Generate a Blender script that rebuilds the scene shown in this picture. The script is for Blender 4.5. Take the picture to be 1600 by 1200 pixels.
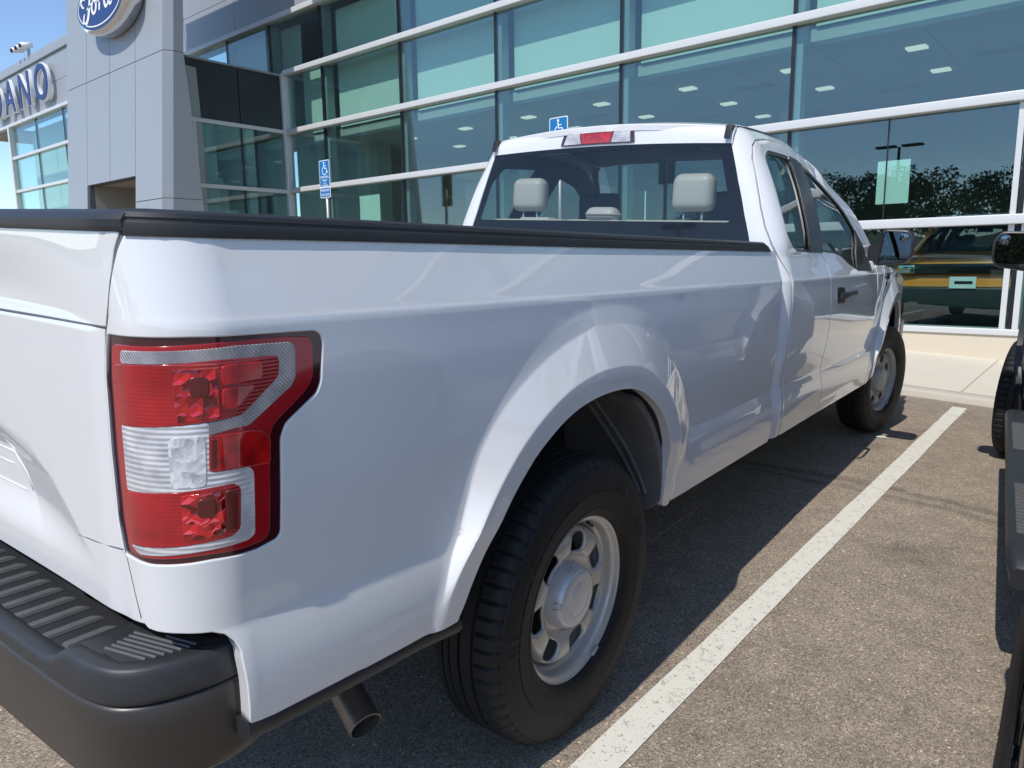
import bpy, bmesh, math, random
import numpy as np
from mathutils import Vector, Matrix, geometry
random.seed(7)
R_=math.radians
SC=bpy.context.scene
for o in list(bpy.data.objects): bpy.data.objects.remove(o)
# ---------------- camera, sky, sun, exposure ----------------
TR=Matrix(((0.99645,-0.06470,0.05392,0),(0.06507,0.99787,-0.00509,0),(-0.05347,0.00858,0.99853,0),(0,0,0,1)))  # parked truck / sloping lot frame
cd=bpy.data.cameras.new('camera'); cam=bpy.data.objects.new('camera',cd); SC.collection.objects.link(cam); SC.camera=cam
cd.sensor_width=36; cd.lens=36*1140/1600; cd.clip_start=.02; cd.clip_end=3000
cam.matrix_world=Matrix(((0.76109,-0.09580,0.64154,2.04808),(0.64854,0.13088,-0.74985,-1.44213),(-0.01213,0.98676,0.16174,1.22378),(0,0,0,1)))
LD=(TR.to_3x3()@Vector((0.022,1.06,-1.33))).normalized()     # direction the sunlight travels
EL=math.asin(-LD.z); AZ=math.atan2(-LD.x,-LD.y)
W=bpy.data.worlds.new('World'); SC.world=W; W.use_nodes=True
wn=W.node_tree.nodes; wl=W.node_tree.links
bg=wn['Background']; sky=wn.new('ShaderNodeTexSky'); sky.sky_type='NISHITA'; sky.sun_disc=False
sky.sun_elevation=EL; sky.sun_rotation=AZ; sky.air_density=1.0; sky.dust_density=.15; sky.ozone_density=3.0; sky.altitude=1300
wl.new(sky.outputs[0],bg.inputs[0]); bg.inputs[1].default_value=.125
sl=bpy.data.lights.new('sun','SUN'); sl.energy=2.55; sl.angle=R_(.5); sl.color=(1,.94,.85)
so=bpy.data.objects.new('sun',sl); SC.collection.objects.link(so); so.rotation_euler=LD.to_track_quat('-Z','Y').to_euler(); so.location=(0,-20,30)
SC.view_settings.view_transform='Standard'; SC.view_settings.look='None'; SC.view_settings.exposure=0.69; SC.view_settings.gamma=1
SC.render.engine='CYCLES'
SC.cycles.max_bounces=10; SC.cycles.transparent_max_bounces=16; SC.cycles.glossy_bounces=5; SC.cycles.transmission_bounces=6; SC.cycles.caustics_reflective=False; SC.cycles.caustics_refractive=False

# ---------------- materials ----------------
def mat(name,col=(.5,.5,.5),rough=.5,metal=0,coat=0,crough=.03,spec=.5,bump=None,emit=None,noise=None):
    """bump=(scale,strength[,detail]); noise=(scale,amount) varies the colour (dirt, weathering)"""
    m=bpy.data.materials.new(name); m.use_nodes=True; n=m.node_tree.nodes; l=m.node_tree.links; b=n['Principled BSDF']
    b.inputs['Base Color'].default_value=(*col,1); b.inputs['Roughness'].default_value=rough; b.inputs['Metallic'].default_value=metal
    b.inputs['Coat Weight'].default_value=coat; b.inputs['Coat Roughness'].default_value=crough; b.inputs['Specular IOR Level'].default_value=spec
    if emit: b.inputs['Emission Color'].default_value=(*emit[:3],1); b.inputs['Emission Strength'].default_value=emit[3]
    if bump or noise: tc=n.new('ShaderNodeTexCoord')
    if bump:
        t=n.new('ShaderNodeTexNoise'); t.inputs['Scale'].default_value=bump[0]; t.inputs['Detail'].default_value=4
        l.new(tc.outputs['Object'],t.inputs['Vector']); bp=n.new('ShaderNodeBump'); bp.inputs['Strength'].default_value=bump[1]; bp.inputs['Distance'].default_value=.002 if len(bump)<3 else bump[2]
        l.new(t.outputs['Fac'],bp.inputs['Height']); l.new(bp.outputs[0],b.inputs['Normal'])
    if noise:
        t=n.new('ShaderNodeTexNoise'); t.inputs['Scale'].default_value=noise[0]; t.inputs['Detail'].default_value=6; t.inputs['Roughness'].default_value=.65
        l.new(tc.outputs['Object'],t.inputs['Vector']); mx=n.new('ShaderNodeMix'); mx.data_type='RGBA'
        k=noise[1]; mx.inputs[6].default_value=(*[c*(1-k) for c in col],1); mx.inputs[7].default_value=(*[min(1,c*(1+k)) for c in col],1)
        l.new(t.outputs['Fac'],mx.inputs[0]); l.new(mx.outputs[2],b.inputs['Base Color'])
    return m
def glass(name,tint=(.6,.75,.72),ior=1.6,dark=None,wave=0.0):
    m=bpy.data.materials.new(name); m.use_nodes=True; n=m.node_tree.nodes; l=m.node_tree.links; n.remove(n['Principled BSDF'])
    out=n['Material Output']; mix=n.new('ShaderNodeMixShader'); tr=n.new('ShaderNodeBsdfTransparent'); gl=n.new('ShaderNodeBsdfGlossy'); fr=n.new('ShaderNodeFresnel')
    tr.inputs[0].default_value=(*tint,1); gl.inputs['Roughness'].default_value=.002; gl.inputs['Color'].default_value=(.92,.98,1,1); fr.inputs['IOR'].default_value=ior
    ge=n.new('ShaderNodeNewGeometry'); mi_=n.new('ShaderNodeMix'); mi_.inputs[2].default_value=ior; mi_.inputs[3].default_value=1/ior; l.new(ge.outputs['Backfacing'],mi_.inputs[0]); l.new(mi_.outputs[0],fr.inputs['IOR'])
    if wave:
        tc=n.new('ShaderNodeTexCoord'); t=n.new('ShaderNodeTexNoise'); t.inputs['Scale'].default_value=.55; t.inputs['Detail'].default_value=1
        bp=n.new('ShaderNodeBump'); bp.inputs['Strength'].default_value=wave; bp.inputs['Distance'].default_value=.02
        l.new(tc.outputs['Object'],t.inputs['Vector']); l.new(t.outputs['Fac'],bp.inputs['Height']); l.new(bp.outputs[0],gl.inputs['Normal'])
    l.new(fr.outputs[0],mix.inputs[0]); l.new(tr.outputs[0],mix.inputs[1]); l.new(gl.outputs[0],mix.inputs[2]); l.new(mix.outputs[0],out.inputs[0])
    return m
M={}
M['paint']=mat('white_paint',(.70,.705,.71),.35,0,1,.006,spec=.25,noise=(3.0,.012)); M['paint'].node_tree.nodes['Principled BSDF'].inputs['Coat IOR'].default_value=1.62
M['white_metal']=mat('white_metal',(.72,.72,.72),.5,noise=(5,.03))
M['plastic']=mat('black_plastic',(.022,.024,.028),.42,0,0,spec=.5,bump=(900,.35,.0008),noise=(14,.25))
M['greyplastic']=mat('dark_grey_plastic',(.027,.029,.033),.45,bump=(900,.4,.0008),noise=(18,.25))
M['ridge']=mat('worn_grey_plastic',(.10,.102,.105),.5,noise=(40,.3),bump=(700,.3,.0008))
M['bumperlow']=mat('black_painted_steel',(.031,.026,.023),.40,0,.25,.25,bump=(1200,.3,.0006),noise=(6,.2))
M['gloss']=mat('gloss_black',(.008,.008,.01),.12,0,.6,.02)
M['appl']=mat('satin_black',(.018,.018,.02),.3,0,.2,.15)
M['frit']=mat('black_glass_edge',(.006,.007,.010),.06,0,.15,.01,spec=.4)
M['rubber']=mat('tyre_rubber',(.0125,.013,.0145),.62,spec=.35,bump=(260,.25,.001),noise=(20,.35))
M['steel']=mat('silver_painted_steel',(.56,.535,.495),.36,.35,.3,.15,noise=(9,.16),bump=(60,.04))
M['steelf']=mat('dull_painted_steel',(.50,.49,.46),.5,.3,0,noise=(9,.2))  # slightly darker, rougher silver steel for a front wheel and small fittings
M['cap']=mat('silver_plastic',(.60,.60,.60),.34,.25,.2,.15,noise=(12,.08))
M['chrome']=mat('chrome',(.75,.75,.75),.08,1)
M['exh']=mat('exhaust_steel',(.22,.19,.165),.42,.8,noise=(30,.35),bump=(80,.2))
M['liner']=mat('dirty_wheelhouse_steel',(.17,.165,.16),.55,.2,noise=(16,.35),bump=(30,.3))
M['dark']=mat('underbody_black',(.012,.012,.012),.8,bump=(30,.3),noise=(8,.3))
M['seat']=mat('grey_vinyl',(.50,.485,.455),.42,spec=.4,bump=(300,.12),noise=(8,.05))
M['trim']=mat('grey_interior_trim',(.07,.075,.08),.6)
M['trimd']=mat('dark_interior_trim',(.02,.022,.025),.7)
M['cabglass']=glass('window_glass',(.64,.74,.72),1.5)
M['rearglass']=glass('rear_window_glass',(.74,.79,.78),1.5)
M['mirror']=mat('mirror_glass',(.24,.27,.29),.01,1)
M['bulb']=mat('dark_socket',(.10,.006,.006),.3,0,.6,.05)
def lensmat(name,col,rib=None,rough=.2,tr=.0,metal=0,vary=None):
    m=mat(name,col,rough,metal,1,.02); n=m.node_tree.nodes; l=m.node_tree.links; b=n['Principled BSDF']
    tc=n.new('ShaderNodeTexCoord')
    if rib:
        w=n.new('ShaderNodeTexWave'); w.wave_type='BANDS'; w.bands_direction=rib[0]; w.inputs['Scale'].default_value=rib[1]; w.inputs['Distortion'].default_value=rib[3] if len(rib)>3 else 0
        l.new(tc.outputs['Object'],w.inputs['Vector']); bp=n.new('ShaderNodeBump'); bp.inputs['Strength'].default_value=rib[2]; bp.inputs['Distance'].default_value=.004
        l.new(w.outputs['Fac'],bp.inputs['Height']); l.new(bp.outputs[0],b.inputs['Normal']); l.new(bp.outputs[0],b.inputs['Coat Normal'])
    if vary:
        t=n.new('ShaderNodeTexNoise'); t.inputs['Scale'].default_value=vary[0]; t.inputs['Detail'].default_value=2
        l.new(tc.outputs['Object'],t.inputs['Vector']); cr=n.new('ShaderNodeValToRGB'); cr.color_ramp.elements[0].position=.35; cr.color_ramp.elements[1].position=.68
        cr.color_ramp.elements[0].color=(*vary[1],1); cr.color_ramp.elements[1].color=(*col,1); l.new(t.outputs['Fac'],cr.inputs[0]); l.new(cr.outputs[0],b.inputs['Base Color'])
    return m
M['lred']=lensmat('red_lens',(.42,.006,.013),('Z',55,.10,.2),.12,vary=(14,(.27,.004,.008)))
M['lred2']=lensmat('bright_red_reflector',(.55,.010,.010),None,.12,vary=(40,(.26,.005,.006)))
M['lrim']=lensmat('dark_red_lens',(.36,.005,.012),None,.18)
M['lbez']=lensmat('smoked_red_bezel',(.045,.004,.008),None,.12)
M['lsil']=lensmat('ribbed_clear_lens',(.50,.47,.49),('DIAGONAL',95,.55),.25,metal=.25,vary=(30,(.30,.28,.30)))
M['lwhite']=lensmat('clear_reversing_lens',(.66,.66,.67),('Z',40,.28,.5),.16,metal=.12,vary=(25,(.42,.42,.45)))
def facet(name,c1,c2,sc):
    m=mat(name,c1,.12,.15,1,.02); n=m.node_tree.nodes; l=m.node_tree.links; b=n['Principled BSDF']
    tc=n.new('ShaderNodeTexCoord'); v=n.new('ShaderNodeTexVoronoi'); v.distance='CHEBYCHEV'; v.inputs['Scale'].default_value=sc; v.inputs['Randomness'].default_value=.75; l.new(tc.outputs['Object'],v.inputs['Vector'])
    s=n.new('ShaderNodeSeparateColor'); l.new(v.outputs['Color'],s.inputs[0]); r=n.new('ShaderNodeValToRGB'); r.color_ramp.elements[0].color=(*c2,1); r.color_ramp.elements[1].color=(*c1,1); r.color_ramp.elements[0].position=.15; r.color_ramp.elements[1].position=.8
    l.new(s.outputs[0],r.inputs[0]); l.new(r.outputs[0],b.inputs['Base Color'])
    bp=n.new('ShaderNodeBump'); bp.inputs['Strength'].default_value=.8 if sc<70 else .35; bp.inputs['Distance'].default_value=.006; l.new(v.outputs['Distance'],bp.inputs['Height']); l.new(bp.outputs[0],b.inputs['Normal']); l.new(bp.outputs[0],b.inputs['Coat Normal'])
    return m
M['fred']=facet('faceted_red_reflector',(.66,.014,.020),(.13,.002,.004),62)
M['fclr']=facet('faceted_clear_reflector',(.74,.76,.79),(.46,.49,.53),75)
M['conc']=mat('sidewalk_concrete',(.64,.595,.50),.85,bump=(120,.35,.003),noise=(1.3,.07))
M['kerb']=mat('kerb_concrete',(.48,.45,.39),.85,bump=(120,.35,.003),noise=(3,.10))
M['basew']=mat('beige_base_wall',(.60,.53,.42),.85,bump=(60,.3,.003),noise=(2,.06))
M['alum']=mat('white_aluminium',(.62,.63,.63),.35,.1,noise=(2,.02))
M['panel']=mat('silver_wall_panel',(.33,.355,.38),.42,.15,noise=(.4,.03))
M['joint']=mat('joint_gap',(.10,.11,.12),.8)
M['charp']=mat('charcoal_panel',(.022,.026,.032),.35,noise=(1,.1))
M['dk']=mat('black_gasket',(.01,.012,.014),.4)
M['fin']=mat('mullion_aluminium',(.30,.33,.34),.45,.2)
M['fglass']=glass('showroom_glass',(.78,.915,.89),1.78,wave=.035)
M['blind']=mat('roller_blind',(.66,.70,.64),.9,noise=(.5,.03))
M['ceil']=mat('ceiling',(.42,.43,.43),.9)
M['int']=mat('interior_wall',(.42,.44,.42),.8)
M['floor']=mat('showroom_floor_tile',(.25,.25,.24),.25,noise=(1,.1))
M['lightp']=mat('ceiling_lamp',(.9,.9,.85),.5,emit=(1,.93,.8,.4))
M['blue']=mat('sign_blue',(.0,.16,.42),.4,noise=(30,.05))
M['letterblue']=mat('letter_blue',(.006,.030,.17),.4)
M['fblue']=mat('emblem_blue',(.006,.028,.15),.3,0,.1,.03)
M['lwh']=mat('letter_white',(.82,.83,.84),.35)
M['galv']=mat('galvanised_steel',(.42,.42,.41),.45,.6,noise=(30,.15))
M['beige']=mat('entry_wall',(.34,.31,.27),.8)
M['orange']=mat('orange_paint',(.88,.27,.02),.3,0,1,.02)
M['ivory']=mat('paper',(.70,.78,.70),.8)
M['bark']=mat('bark',(.10,.075,.05),.9,bump=(20,.5,.01))
def leafm(name,c):
    m=mat(name,c,.6,noise=(.8,.35)); return m
M['leafa']=leafm('olive_foliage',(.10,.125,.055)); M['leafb']=leafm('dark_foliage',(.065,.09,.045))

def asphalt():
    m=bpy.data.materials.new('asphalt'); m.use_nodes=True; n=m.node_tree.nodes; l=m.node_tree.links; b=n['Principled BSDF']; b.inputs['Roughness'].default_value=.85; b.inputs['Specular IOR Level'].default_value=.25
    tc=n.new('ShaderNodeTexCoord')
    def nz(s,d=3,r=.6):
        t=n.new('ShaderNodeTexNoise'); t.inputs['Scale'].default_value=s; t.inputs['Detail'].default_value=d; t.inputs['Roughness'].default_value=r; l.new(tc.outputs['Object'],t.inputs['Vector']); return t
    def ramp(src,stops):
        c=n.new('ShaderNodeValToRGB'); e=c.color_ramp.elements
        while len(e)<len(stops): e.new(.5)
        for k,(p,col) in enumerate(stops): e[k].position=p; e[k].color=(*col,1)
        l.new(src,c.inputs[0]); return c
    def mixm(kind,a,bb,f=1.0):
        x=n.new('ShaderNodeMix'); x.data_type='RGBA'; x.blend_type=kind; x.inputs[0].default_value=f
        l.new(a,x.inputs[6]); l.new(bb,x.inputs[7]); return x
    v=n.new('ShaderNodeTexVoronoi'); v.inputs['Scale'].default_value=215; l.new(tc.outputs['Object'],v.inputs['Vector'])
    stones=ramp(v.outputs['Color'],[(0,(.13,.105,.085)),(.35,(.27,.226,.184)),(.70,(.38,.318,.255)),(.90,(.52,.44,.35)),(1,(.95,.82,.64))])
    big=ramp(nz(.35,5).outputs['Fac'],[(.3,(.86,.86,.86)),(.7,(1.12,1.12,1.1))])
    mid=ramp(nz(9,4).outputs['Fac'],[(.3,(.85,.85,.85)),(.7,(1.12,1.12,1.12))])
    fine=ramp(nz(420,2).outputs['Fac'],[(.35,(.55,.55,.55)),(.62,(1.25,1.25,1.25))])
    v2=n.new('ShaderNodeTexVoronoi'); v2.inputs['Scale'].default_value=75; l.new(tc.outputs['Object'],v2.inputs['Vector']); s2=n.new('ShaderNodeSeparateColor'); l.new(v2.outputs['Color'],s2.inputs[0])
    chips=ramp(s2.outputs[0],[(0,(.62,.60,.58)),(.10,(.80,.79,.78)),(.14,(1,1,1)),(.90,(1,1,1)),(.94,(1.55,1.5,1.42)),(1,(2.1,2.0,1.8))])
    dd=ramp(v2.outputs['Distance'],[(.25,(1,1,1)),(.42,(0,0,0))]); cm=n.new('ShaderNodeMix'); cm.data_type='RGBA'; l.new(dd.outputs[0],cm.inputs[0]); cm.inputs[6].default_value=(1,1,1,1); l.new(chips.outputs[0],cm.inputs[7])
    oil=ramp(nz(1.7,3,.5).outputs['Fac'],[(.27,(.72,.72,.73)),(.36,(1,1,1))])
    a=mixm('MULTIPLY',stones.outputs[0],big.outputs[0]); a=mixm('MULTIPLY',a.outputs[2],cm.outputs[2]); a=mixm('MULTIPLY',a.outputs[2],oil.outputs[0]); a=mixm('MULTIPLY',a.outputs[2],mid.outputs[0]); a=mixm('MULTIPLY',a.outputs[2],fine.outputs[0])
    # curved tyre marks left by turning cars: two arcs of circles
    sp=n.new('ShaderNodeSeparateXYZ'); l.new(tc.outputs['Object'],sp.inputs[0])
    def mth(op,x,y=None,z=None):
        k=n.new('ShaderNodeMath'); k.operation=op
        for i_,q in enumerate((x,y,z)):
            if q is None: continue
            if isinstance(q,(int,float)): k.inputs[i_].default_value=q
            else: l.new(q,k.inputs[i_])
        return k.outputs[0]
    cur=a.outputs[2]; wob=nz(3,4).outputs['Fac']; wear=nz(14,4).outputs['Fac']
    for (cx,cy,rad,w,dk) in ((1.1,0.0,2.93,.075,.62),(1.15,-1.2,3.98,.055,.66)):
        dx=mth('SUBTRACT',sp.outputs[0],cx); dy=mth('SUBTRACT',sp.outputs[1],cy)
        d=mth('SQRT',mth('ADD',mth('MULTIPLY',dx,dx),mth('MULTIPLY',dy,dy)))
        d=mth('ABSOLUTE',mth('SUBTRACT',mth('ADD',d,mth('MULTIPLY',wob,.16)),rad+.08))
        k=mth('SUBTRACT',1.0,mth('DIVIDE',d,w)); k=mth('MULTIPLY',mth('MAXIMUM',k,0.0),mth('MULTIPLY',mth('MULTIPLY',wear,2.0),mth('MINIMUM',mth('MAXIMUM',mth('MULTIPLY',mth('SUBTRACT',sp.outputs[1],2.3),3.5),0.0),1.0))); k=mth('MINIMUM',k,.9)
        x=n.new('ShaderNodeMix'); x.data_type='RGBA'; x.blend_type='MULTIPLY'; l.new(k,x.inputs[0]); l.new(cur,x.inputs[6]); x.inputs[7].default_value=(dk,dk,dk,1); cur=x.outputs[2]
    l.new(cur,b.inputs['Base Color'])
    bp=n.new('ShaderNodeBump'); bp.inputs['Strength'].default_value=.5; bp.inputs['Distance'].default_value=.003
    l.new(v.outputs['Distance'],bp.inputs['Height']); bp2=n.new('ShaderNodeBump'); bp2.inputs['Strength'].default_value=.5; bp2.inputs['Distance'].default_value=.002
    l.new(nz(500,2).outputs['Fac'],bp2.inputs['Height']); l.new(bp.outputs[0],bp2.inputs['Normal']); l.new(bp2.outputs[0],b.inputs['Normal'])
    return m
M['asphalt']=asphalt()
def linepaint():
    m=bpy.data.materials.new('worn_line_paint'); m.use_nodes=True; n=m.node_tree.nodes; l=m.node_tree.links; b=n['Principled BSDF']; b.inputs['Roughness'].default_value=.75
    tc=n.new('ShaderNodeTexCoord'); v=n.new('ShaderNodeTexVoronoi'); v.feature='DISTANCE_TO_EDGE'; v.inputs['Scale'].default_value=75; l.new(tc.outputs['Object'],v.inputs['Vector'])
    nz=n.new('ShaderNodeTexNoise'); nz.inputs['Scale'].default_value=26; nz.inputs['Detail'].default_value=6; nz.inputs['Roughness'].default_value=.7; l.new(tc.outputs['Object'],nz.inputs['Vector'])
    c1=n.new('ShaderNodeValToRGB'); c1.color_ramp.elements[0].position=.03; c1.color_ramp.elements[1].position=.09; l.new(v.outputs['Distance'],c1.inputs[0])
    c2=n.new('ShaderNodeValToRGB'); c2.color_ramp.elements[0].position=.37; c2.color_ramp.elements[1].position=.47; l.new(nz.outputs['Fac'],c2.inputs[0])
    mx=n.new('ShaderNodeMath'); mx.operation='MAXIMUM'; l.new(c1.outputs[0],mx.inputs[0]); l.new(c2.outputs[0],mx.inputs[1])
    # bare specks
    n3=n.new('ShaderNodeTexNoise'); n3.inputs['Scale'].default_value=90; n3.inputs['Detail'].default_value=3; l.new(tc.outputs['Object'],n3.inputs['Vector'])
    c3=n.new('ShaderNodeValToRGB'); c3.color_ramp.elements[0].position=.31; c3.color_ramp.elements[1].position=.37; l.new(n3.outputs['Fac'],c3.inputs[0])
    m2=n.new('ShaderNodeMath'); m2.operation='MINIMUM'; l.new(mx.outputs[0],m2.inputs[0]); l.new(c3.outputs[0],m2.inputs[1])
    mix=n.new('ShaderNodeMix'); mix.data_type='RGBA'; mix.inputs[6].default_value=(.30,.27,.22,1); mix.inputs[7].default_value=(.68,.665,.60,1); l.new(m2.outputs[0],mix.inputs[0]); l.new(mix.outputs[2],b.inputs['Base Color'])
    bp=n.new('ShaderNodeBump'); bp.inputs['Strength'].default_value=.4; bp.inputs['Distance'].default_value=.002; l.new(m2.outputs[0],bp.inputs['Height']); l.new(bp.outputs[0],b.inputs['Normal'])
    return m
M['line']=linepaint()

# ---------------- object helpers ----------------
def link(o,parent=None):
    SC.collection.objects.link(o)
    if parent: o.parent=parent
    return o
def mesh(name,v,f,m,parent=None,smooth=False,normals=None,mats=None,fm=None):
    me=bpy.data.meshes.new(name); me.from_pydata([tuple(map(float,p)) for p in v],[],f)
    for x in (mats or [m]): me.materials.append(x)
    if fm: me.polygons.foreach_set('material_index',fm)
    if smooth: me.polygons.foreach_set('use_smooth',[True]*len(me.polygons))
    me.update()
    if normals is not None: me.normals_split_custom_set_from_vertices([tuple(x) for x in normals])
    return link(bpy.data.objects.new(name,me),parent)
def empty(name,parent=None,mw=None):
    o=bpy.data.objects.new(name,None); o.empty_display_size=.3; link(o,parent)
    if mw is not None: o.matrix_world=mw
    return o
def tag(o,label=None,cat=None,group=None,kind=None):
    if label: o['label']=label
    if cat: o['category']=cat
    if group: o['group']=group
    if kind: o['kind']=kind
    return o
class MB:
    def __init__(s): s.v=[];s.f=[];s.m=[];s.k=0
    def add(s,v,f):
        b=len(s.v); s.v+=[tuple(p) for p in v]; s.f+=[tuple(b+i for i in q) for q in f]; s.m+=[s.k]*len(f); return s
    def box(s,x0,x1,y0,y1,z0,z1,bev=0):
        if x0>x1:x0,x1=x1,x0
        if y0>y1:y0,y1=y1,y0
        if z0>z1:z0,z1=z1,z0
        if not bev:
            return s.add([(x0,y0,z0),(x1,y0,z0),(x1,y1,z0),(x0,y1,z0),(x0,y0,z1),(x1,y0,z1),(x1,y1,z1),(x0,y1,z1)],[(3,2,1,0),(4,5,6,7),(0,1,5,4),(1,2,6,5),(2,3,7,6),(3,0,4,7)])
        b=min(bev,(x1-x0)*.49,(y1-y0)*.49,(z1-z0)*.49)
        bm=bmesh.new(); bmesh.ops.create_cube(bm,size=1,matrix=Matrix.Translation(((x0+x1)/2,(y0+y1)/2,(z0+z1)/2))@Matrix.Diagonal((x1-x0,y1-y0,z1-z0,1)))
        bmesh.ops.bevel(bm,geom=bm.edges[:],offset=b,segments=3,affect='EDGES',profile=.6)
        s.add([v.co[:] for v in bm.verts],[[v.index for v in f.verts] for f in bm.faces]); bm.free(); return s
    def quad(s,*p): return s.add(p,[tuple(range(len(p)))])
    def tube(s,pts,r,n=12,cap=True):
        pts=[Vector(p) for p in pts]; rs=r if isinstance(r,(list,tuple)) else [r]*len(pts); vs=[];fs=[]
        up=None
        for i,p in enumerate(pts):
            d=(pts[min(i+1,len(pts)-1)]-pts[max(i-1,0)]).normalized()
            if up is None: up=Vector((0,0,1)) if abs(d.z)<.9 else Vector((1,0,0))
            a=d.cross(up).normalized(); b=a.cross(d).normalized(); up=b
            for k in range(n):
                t=2*math.pi*k/n; vs.append(p+(a*math.cos(t)+b*math.sin(t))*rs[i])
        for i in range(len(pts)-1):
            for k in range(n): fs.append((i*n+k,i*n+(k+1)%n,(i+1)*n+(k+1)%n,(i+1)*n+k))
        if cap: fs+= [tuple(range(n-1,-1,-1)),tuple((len(pts)-1)*n+k for k in range(n))]
        return s.add(vs,fs)
    def prism(s,poly,axis,a,b):
        """poly: 2D points, extruded along axis between a and b"""
        n=len(poly)
        def P(u,v,w): return {'x':(w,u,v),'y':(u,w,v),'z':(u,v,w)}[axis]
        vs=[P(u,v,a) for u,v in poly]+[P(u,v,b) for u,v in poly]
        fs=[(i,(i+1)%n,n+(i+1)%n,n+i) for i in range(n)]+[tuple(range(n-1,-1,-1)),tuple(range(n,2*n))]
        return s.add(vs,fs)
    def lathe(s,prof,n=64,axis='x',c=(0,0,0)):
        """prof: (axial, radius)"""
        vs=[];fs=[];m=len(prof)
        for k in range(n):
            t=2*math.pi*k/n; co,si=math.cos(t),math.sin(t)
            for a,r in prof:
                p=(a,r*co,r*si) if axis=='x' else ((r*co,r*si,a) if axis=='z' else (r*co,a,r*si))
                vs.append((p[0]+c[0],p[1]+c[1],p[2]+c[2]))
        for k in range(n):
            for i in range(m-1): fs.append((k*m+i,k*m+i+1,((k+1)%n)*m+i+1,((k+1)%n)*m+i))
        return s.add(vs,fs)
    def ball(s,c,r,n=12,m=8):
        vs=[];fs=[]
        for i in range(m+1):
            t=math.pi*i/m
            for k in range(n): p=2*math.pi*k/n; vs.append((c[0]+r[0]*math.sin(t)*math.cos(p),c[1]+r[1]*math.sin(t)*math.sin(p),c[2]+r[2]*math.cos(t)))
        for i in range(m):
            for k in range(n): fs.append((i*n+k,(i+1)*n+k,(i+1)*n+(k+1)%n,i*n+(k+1)%n))
        return s.add(vs,fs)
    def build(s,name,m,parent=None,smooth=False,auto=None,fix=True,mats=None):
        o=mesh(name,s.v,s.f,m,parent,smooth or auto is not None,mats=mats,fm=s.m if mats else None)
        if fix:
            bm=bmesh.new(); bm.from_mesh(o.data); bmesh.ops.remove_doubles(bm,verts=bm.verts,dist=1e-6); bmesh.ops.recalc_face_normals(bm,faces=bm.faces)
            if auto is not None:
                for e in bm.edges:
                    if len(e.link_faces)==2 and e.calc_face_angle(0)>auto: e.smooth=False
            bm.to_mesh(o.data); bm.free()
        return o
def catmull(P,closed=False,n=4):
    out=[];N=len(P)
    for i in range(N if closed else N-1):
        p0,p1,p2,p3=[P[j%N] if closed else P[max(0,min(N-1,j))] for j in (i-1,i,i+1,i+2)]
        for k in range(n):
            t=k/n; out.append(tuple(.5*((2*b)+(-a+c)*t+(2*a-5*b+4*c-d)*t*t+(-a+3*b-3*c+d)*t**3) for a,b,c,d in zip(p0,p1,p2,p3)))
    if not closed: out.append(tuple(P[-1]))
    return out
def rnd(P,r,n=4):
    """round the corners of a closed polygon; r number or list"""
    out=[];N=len(P)
    for i in range(N):
        a,b,c=Vector(P[i-1]),Vector(P[i]),Vector(P[(i+1)%N]); rr=r[i] if isinstance(r,(list,tuple)) else r
        u=(a-b);v=(c-b)
        q=min(rr,u.length*.45,v.length*.45)
        if q<=1e-5: out.append(tuple(b)); continue
        p,s=b+u.normalized()*q,b+v.normalized()*q
        for k in range(n+1):
            t=k/n; out.append(tuple(p*(1-t)**2+b*2*t*(1-t)+s*t*t))
    return out
def inside(px,py,P):
    c=np.zeros(len(px),bool);n=len(P)
    for i in range(n):
        x1,y1=P[i];x2,y2=P[i-1]
        if y1==y2: continue
        k=((y1>py)!=(y2>py))&(px<(x2-x1)*(py-y1)/(y2-y1)+x1); c^=k
    return c
def area(P): return .5*sum(P[i-1][0]*P[i][1]-P[i][0]*P[i-1][1] for i in range(len(P)))
def dens(P,step):
    out=[];n=len(P)
    for i in range(n):
        a,b=P[i],P[(i+1)%n]; k=max(1,int(math.ceil(math.hypot(b[0]-a[0],b[1]-a[1])/step)))
        for j in range(k): out.append((a[0]+(b[0]-a[0])*j/k,a[1]+(b[1]-a[1])*j/k))
    return out
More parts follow.
